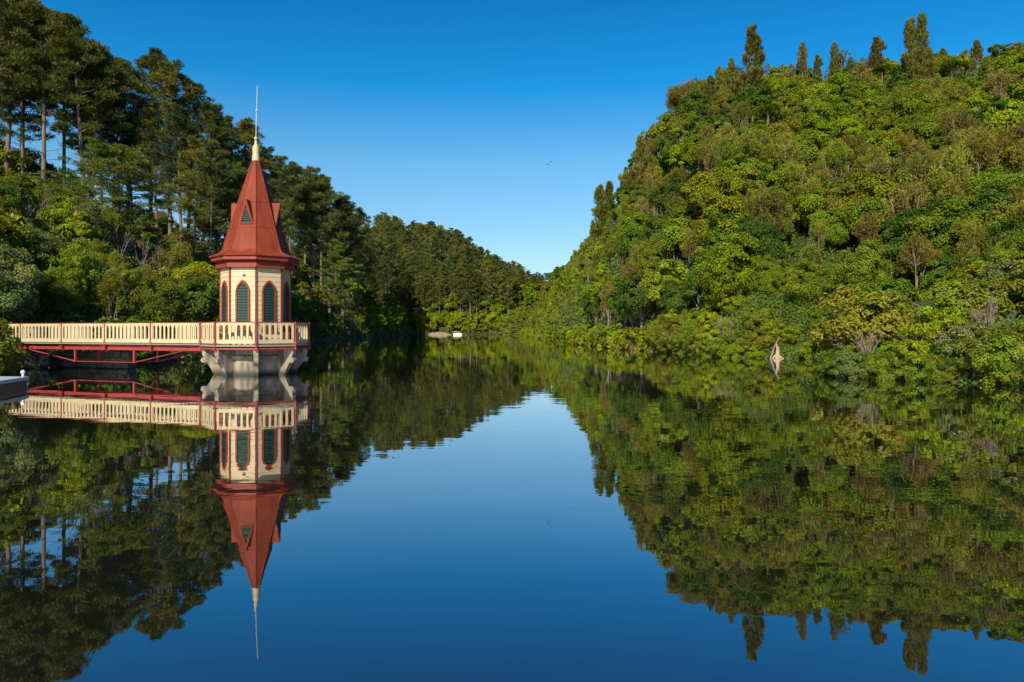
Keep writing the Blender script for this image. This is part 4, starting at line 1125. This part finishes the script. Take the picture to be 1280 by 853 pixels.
# ---- leave out what the photograph shows nothing of: nearer trees and ground hide it
PLANTS.sort(key=lambda p: p['y'])
NBK = 190
cover = np.full(NBK, 1e9)
kept = []
for p in PLANTS:
    r = RADIUS[p['kind']] * p['h'] / NOMINAL[p['kind']] * p['wide']
    px, pyb = proj(p['x'], p['y'], p['z']); _, pyt = proj(p['x'], p['y'], p['z'] + p['h'])
    w = r / p['y'] * F
    a, b = int((px - w + 70) / 7.5), int((px + w + 70) / 7.5)
    p['px'], p['top'], p['base'], p['w'] = px, pyt, pyb, w
    if b < 0 or a >= NBK or px + w < -4 or px - w > 1284: continue
    a, b = max(a, 0), min(b, NBK - 1)
    if p['id'] in HIDDEN: continue
    seen = (cover[a:b + 1] - pyt).max() > (5 if not p['label'] else -1e9)
    if not seen: continue
    kept.append(p)
    c0 = max(int((px - w * .7 + 70) / 7.5), 0); c1 = min(int((px + w * .7 + 70) / 7.5), NBK - 1)
    full = .82 if p['kind'] in ('pine', 'pine_far', 'spire', 'spire_split', 'bare', 'fern', 'cabbage') else .30
    if p['kind'] in ('pine',): full = 1.0
    if c1 >= c0: cover[c0:c1 + 1] = np.minimum(cover[c0:c1 + 1], pyt + (pyb - pyt) * full)
PLANTS = kept

# ---- of a kind with more than 290 in view the largest stay things of their own, the rest become one mass
MASS = {}
LIMIT = 290
for nm in ('broadleaf_tree', 'pine_tree', 'feathery_tree', 'shrub'):
    ks = [p for p in PLANTS if NAMES[p['kind']][0] == nm]
    ks.sort(key=lambda p: (0 if p['label'] else 1, -p['w'] * (p['base'] - p['top'])))
    MASS[nm] = ks[LIMIT:]
# growth just outside the frame to either side, seen only by stepping sideways
rnd = np.random.RandomState(77)
for x0, x1, y0, y1, st_ in ((17, 75, 18, 62, 3.4), (-75, -26, 42, 100, 4.0)):
    for yy in np.arange(y0, y1, st_):
        for xx in np.arange(x0, x1, st_):
            x, y = xx + rnd.uniform(-1.4, 1.4), yy + rnd.uniform(-1.4, 1.4); z = gz(x, y)
            if z < .05 or -30 < proj(x, y, z)[0] < 1315: continue
            MASS['broadleaf_tree'].append(dict(id=90000 + len(MASS['broadleaf_tree']), kind='broadleaf', x=x, y=y, z=z, h=rnd.uniform(2.2, 5.0) if z < 3 else rnd.uniform(4, 6.5), col=pick(fresh=3, olive=3, deep=2, bronze=1)))
drop = {id(p) for v in MASS.values() for p in v}
PLANTS = [p for p in PLANTS if id(p) not in drop]

# ---- what sets each one apart, in words
def where(p):
    px, base, y = p['px'], p['base'], p['y']
    mid = .5 * (p['top'] + p['base'])
    if px < 640 and y < 175:
        col = 'behind the bridge bank end' if px < 55 else 'behind the bridge left half' if px < 115 else 'behind the bridge middle' if px < 175 else 'behind the bridge tower end' if px < 262 else 'behind the tower'
        row = 'at the waterline' if p['z'] < 1.5 else 'low' if mid > 345 else 'midway up' if mid > 285 else 'high up'
        if p['kind'] == 'pine': row = 'on the ridge'
    elif px < 640 and y < 374 or px < 450:
        col = 'just right of the tower' if px < 400 else 'in the left shaded gully' if px < 450 else 'on the far left shore'
        row = 'at the waterline' if p['z'] < 2 else 'low' if mid > 365 else 'midway up' if mid > 320 else 'high up'
    elif y > 374 and px < 715:
        col = 'far left of the launch' if px < 500 else 'left of the launch' if px < 545 else 'above the white launch' if px < 590 else 'right of the launch' if px < 630 else 'in the valley notch'
        row = 'at the shore' if p['z'] < 4 else 'low' if mid > 375 else 'midway up' if mid > 330 else 'on the crest'
    else:
        col = ('at the valley end' if px < 715 else 'below the lone conifer' if px < 780 else 'on the steep flank' if px < 850 else 'below the thin conifer' if px < 905 else 'below the shaggy conifer' if px < 955 else 'above the stump' if px < 1000 else 'left of the dark gully' if px < 1042 else
               'above the dark gully' if px < 1095 else 'below the twin conifer' if px < 1165 else 'past the twin conifer' if px < 1215 else 'at the right edge')
        row = 'at the waterline' if p['z'] < 1.7 else 'low' if mid > 375 else 'lower middle' if mid > 300 else 'midway up' if mid > 225 else 'high up' if mid > 130 else 'on the skyline'
    return row, col
SHAPE = {'broadleaf_tree': 'leafy tree', 'feathery_tree': 'feathery tree', 'pine_tree': 'pine', 'shrub': 'shrub', 'conifer': 'conifer', 'cypress_tree': 'cypress'}
cells = {}
for p in PLANTS:
    nm = NAMES[p['kind']][0]
    p['name'] = nm
    if p['label']: continue
    row, col = where(p)
    side = 'left hill' if p['px'] < 450 and p['y'] < 374 else 'far hill' if p['px'] < 705 and p['y'] > 300 else 'right hill'
    p['cell'] = (WORD[p['col']], nm, row, col)
    p['side'] = side
    cells.setdefault(p['cell'], []).append(p)
ORD = 'leftmost,second from left,third from left,fourth from left,fifth from left,sixth from left,seventh from left,eighth from left,ninth from left,tenth from left,eleventh from left,twelfth from left'.split(',')
def plural(t):
    for a in ('tree', 'shrub', 'pine', 'conifer', 'cypress'):
        if f' {a} ' in t: return t.replace(f' {a} ', f' {a}es ' if a == 'cypress' else f' {a}s ', 1)
    return t
def name_cell(key, ps, extra=''):
    cw, nm, row, col = key
    if len(ps) > 5 and not extra:                          # many alike: the larger-looking half and the smaller-looking half
        ps.sort(key=lambda p: p['top'] - p['base'])
        h = len(ps) // 2
        name_cell(key, ps[:h], 'larger '); name_cell(key, ps[h:], 'smaller '); return
    if len(ps) > 10 and 'front' not in extra and 'rear' not in extra:
        ps.sort(key=lambda p: p['y'])
        h = len(ps) // 2
        name_cell(key, ps[:h], extra + 'front '); name_cell(key, ps[h:], extra + 'rear '); return
    ps.sort(key=lambda p: p['px'])
    s = f"{extra}{cw} {SHAPE[nm]} {row} {col}"
    for i, p in enumerate(ps):
        if len(ps) == 1: p['label'] = s
        elif len(ps) == 2: p['label'] = ('left of two ' if i == 0 else 'right of two ') + plural(s)
        else: p['label'] = (ORD[min(i, 11)] if i < len(ps) - 1 else 'rightmost') + ' of ' + plural(s)
for key, ps in cells.items(): name_cell(key, ps)
from collections import Counter
print([ (p['label']) for p in PLANTS if len(p['label'].replace('-',' ').split())>16]); print('MASS', {k: len(v) for k, v in MASS.items()}, 'PLANTS', Counter(p['name'] for p in PLANTS), 'max cell', max(len(v) for v in cells.values()), 'dup', len(PLANTS) - len(set(p['label'] for p in PLANTS)))
GROUPS = {'pine_tree': 'pines on the {}', 'broadleaf_tree': 'leafy trees on the {}', 'feathery_tree': 'feathery trees on the {}', 'shrub': 'shrubs along the {} shore', 'conifer': 'conifers standing out on the {}', 'cypress_tree': 'layered cypresses', 'bare_shrub': 'leafless bushes', 'tree_fern': 'tree ferns on the right hill'}

for p in PLANTS:
    kit = KIT[p['kind']]
    rnd = np.random.RandomState(p['id'])
    crown, trunk = kit[rnd.randint(len(kit))]
    nm, cat = NAMES[p['kind']]
    s = p['h'] / NOMINAL[p['kind']]
    root = empty(nm, (p['x'], p['y'], p['z'] - .05), rnd.uniform(0, 6.283))
    wd = s * p['wide'] * (rnd.uniform(.92, 1.12))
    if p['kind'] in ('pine', 'pine_far'): wd = max(wd, .72 * p['wide'])
    root.scale = (wd, wd, s)
    p['obj'] = root
    side = p.get('side') or ('left hill' if p['px'] < 450 else 'far hill' if p['px'] < 705 and p['y'] > 300 else 'right hill')
    tag(root, p['label'], cat, GROUPS[nm].format(side) if nm in GROUPS else None)
    c = link('twigs' if p['kind'] == 'bare' else 'crown', crown, root)
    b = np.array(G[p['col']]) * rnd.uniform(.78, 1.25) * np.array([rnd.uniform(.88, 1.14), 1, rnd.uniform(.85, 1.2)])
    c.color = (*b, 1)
    link('stem' if p['kind'] in ('shrub', 'shrub_near', 'bare') else 'trunk', trunk, root)

# ---- the masses
def mass_leaf():
    m = LEAF.copy(); m.name = 'mass_leaves'
    n = m.node_tree
    at = N(n, 'ShaderNodeAttribute'); at.attribute_name = 'own'
    for l in list(n.links):
        if l.from_node.type == 'OBJECT_INFO':
            t = l.to_socket; n.links.remove(l); n.links.new(at.outputs['Color'], t)
    return m
MLEAF = mass_leaf()
LITE = {'broadleaf_tree': [broadleaf(300 + i, lobes=26, per=38, L=.62, Wd=.40, low=.10) for i in range(3)], 'pine_tree': [pine(310 + i, bare=.3, per=24, branches=30, reach=3.9, L=1.15, Wd=.36, dead=2) for i in range(3)],
        'feathery_tree': [feathery(320 + i, plumes=16, per=70, L=.55, Wd=.12) for i in range(3)], 'shrub': [broadleaf(330 + i, Rr=1.5, Hh=2.2, lobes=20, per=40, L=.36, Wd=.2, low=.05) for i in range(2)]}
def arrays(me):
    v = np.empty(len(me.vertices) * 3, np.float32); me.vertices.foreach_get('co', v)
    k = len(me.polygons[0].vertices); fc = np.empty(len(me.polygons) * k, np.int32); me.loops.foreach_get('vertex_index', fc)
    t = np.empty(len(me.vertices) * 4, np.float32); me.attributes['tint'].data.foreach_get('color', t)
    return v.reshape(-1, 3), fc.reshape(-1, k), t.reshape(-1, 4)
for nm, ps in MASS.items():
    if not ps: continue
    arr = [arrays(c) for c, t in LITE[nm]]
    Vs, Fs, Ts, Os, o_ = [], [], [], [], 0
    mb = MB()
    for p in ps:
        rnd = np.random.RandomState(p['id'])
        v, fc, t = arr[rnd.randint(len(arr))]
        s = p['h'] / NOMINAL[p['kind']]; a = rnd.uniform(0, 6.283); wd = max(s, .72) if 'pine' in p['kind'] else s
        M_ = np.array([[math.cos(a) * wd, -math.sin(a) * wd, 0], [math.sin(a) * wd, math.cos(a) * wd, 0], [0, 0, s]])
        Vs.append(v @ M_.T + np.array([p['x'], p['y'], p['z']])); Fs.append(fc + o_); Ts.append(t); o_ += len(v)
        b = np.array(G[p['col']]) * rnd.uniform(.78, 1.25) * np.array([rnd.uniform(.88, 1.14), 1, rnd.uniform(.85, 1.2)])
        Os.append(np.tile(np.append(b, 1), (len(v), 1)))
        mb.tube([(p['x'], p['y'], p['z'] - .5), (p['x'], p['y'], p['z'] + p['h'] * (.9 if 'pine' in p['kind'] else .5))], [.25 * wd if 'pine' in p['kind'] else .09, .05], 5)
    me = mesh_np('wood', np.concatenate(Vs), np.concatenate(Fs), MLEAF, np.concatenate(Ts))
    at = me.attributes.new('own', 'FLOAT_COLOR', 'POINT'); at.data.foreach_set('color', np.concatenate(Os).astype(np.float32).ravel())
    label = {'broadleaf_tree': 'distant_wood', 'pine_tree': 'distant_pine_wood', 'feathery_tree': 'distant_feathery_wood', 'shrub': 'distant_scrub'}[nm]
    o = tag(link(label, me), kind='stuff')
    tk = mb.build('trunks', PINEBARK, o)

# ---- undergrowth nobody could count, covering the ground between the trees
def undergrowth(name, pts, size, hmax, cols, seed, stand=.5):
    rng = np.random.RandomState(seed); n = len(pts)
    P = np.stack([pts[:, 0], pts[:, 1], ground(pts[:, 0], pts[:, 1])], 1)
    clump = .6 + .4 * np.sin(P[:, 0] * 1.9 / size[0] * .3 + np.cos(P[:, 1] * 1.3)) * np.cos(P[:, 1] * 1.7 / size[0] * .3)
    P[:, 2] += hmax * clump * rng.uniform(0, 1, n) ** 1.2
    nn = unit(rng.normal(0, .7, (n, 3)) + np.array([-.1, -.55, .45]))
    A = unit(rng.normal(0, 1, (n, 3)) + np.array([0, 0, stand]))
    sc = rng.uniform(.7, 1.3, n)
    V, Fc, T = leaf_quads(P, A, nn, size[0] * sc, size[1] * sc, rng, tints(np.repeat(clump[:, None], 2, 1) * .6 + .2, rng))
    o = link(name, mesh_np(name, V, Fc, COVER, T)); o.color = (*cols, 1)
    return tag(o, kind='stuff')
def spread(x0, x1, y0, y1, n, seed, cond=None):
    rng = np.random.RandomState(seed)
    P = np.stack([rng.uniform(x0, x1, n), rng.uniform(y0, y1, n)], 1)
    z = ground(P[:, 0], P[:, 1]); px = CX + F * P[:, 0] / P[:, 1]
    k = (z > -.12) & (px > -400) & (px < 1900)
    if cond is not None: k &= cond(P[:, 0], P[:, 1], z, px)
    return P[k]
undergrowth('undergrowth', spread(14, 60, 26, 90, 130000, 1, lambda x, y, z, px: (y < 60) | (np.random.RandomState(1).rand(len(x)) < .6)), (.26, .13), 1.2, (.085, .125, .018), 1)
undergrowth('undergrowth', spread(6, 125, 88, 175, 80000, 2), (.55, .30), 2.4, (.095, .135, .016), 2)
undergrowth('undergrowth', spread(3, 70, 172, 380, 60000, 3), (.75, .42), 2.6, (.130, .170, .016), 3)
undergrowth('undergrowth', spread(-62, -20, 30, 100, 150000, 4), (.27, .15), 1.8, (.105, .135, .018), 4)
undergrowth('undergrowth', spread(-125, -36, 108, 376, 90000, 5), (.8, .46), 2.6, (.085, .112, .018), 5)
undergrowth('undergrowth', spread(-120, 40, 377, 560, 70000, 6), (1.1, .62), 3.0, (.110, .135, .018), 6)
undergrowth('undergrowth', spread(14, 34, 50, 62, 90000, 11), (.30, .17), .6, (.095, .140, .018), 11)
undergrowth('undergrowth', spread(14, 44, 16, 50, 120000, 12), (.24, .13), .6, (.085, .125, .018), 12)
# sedge and trailing plants along the right waterline
def fringe(n, seed):
    rng = np.random.RandomState(seed)
    y = 51 + (rng.uniform(0, 1, n) ** 1.8) * 320
    x = np.interp(y, XR_Y, XR_X) + rng.uniform(-.35, .9, n)
    return np.stack([x, y], 1)
undergrowth('shore_grass', fringe(9000, 8), (.55, .10), .7, (.16, .17, .022), 8, stand=1.2)
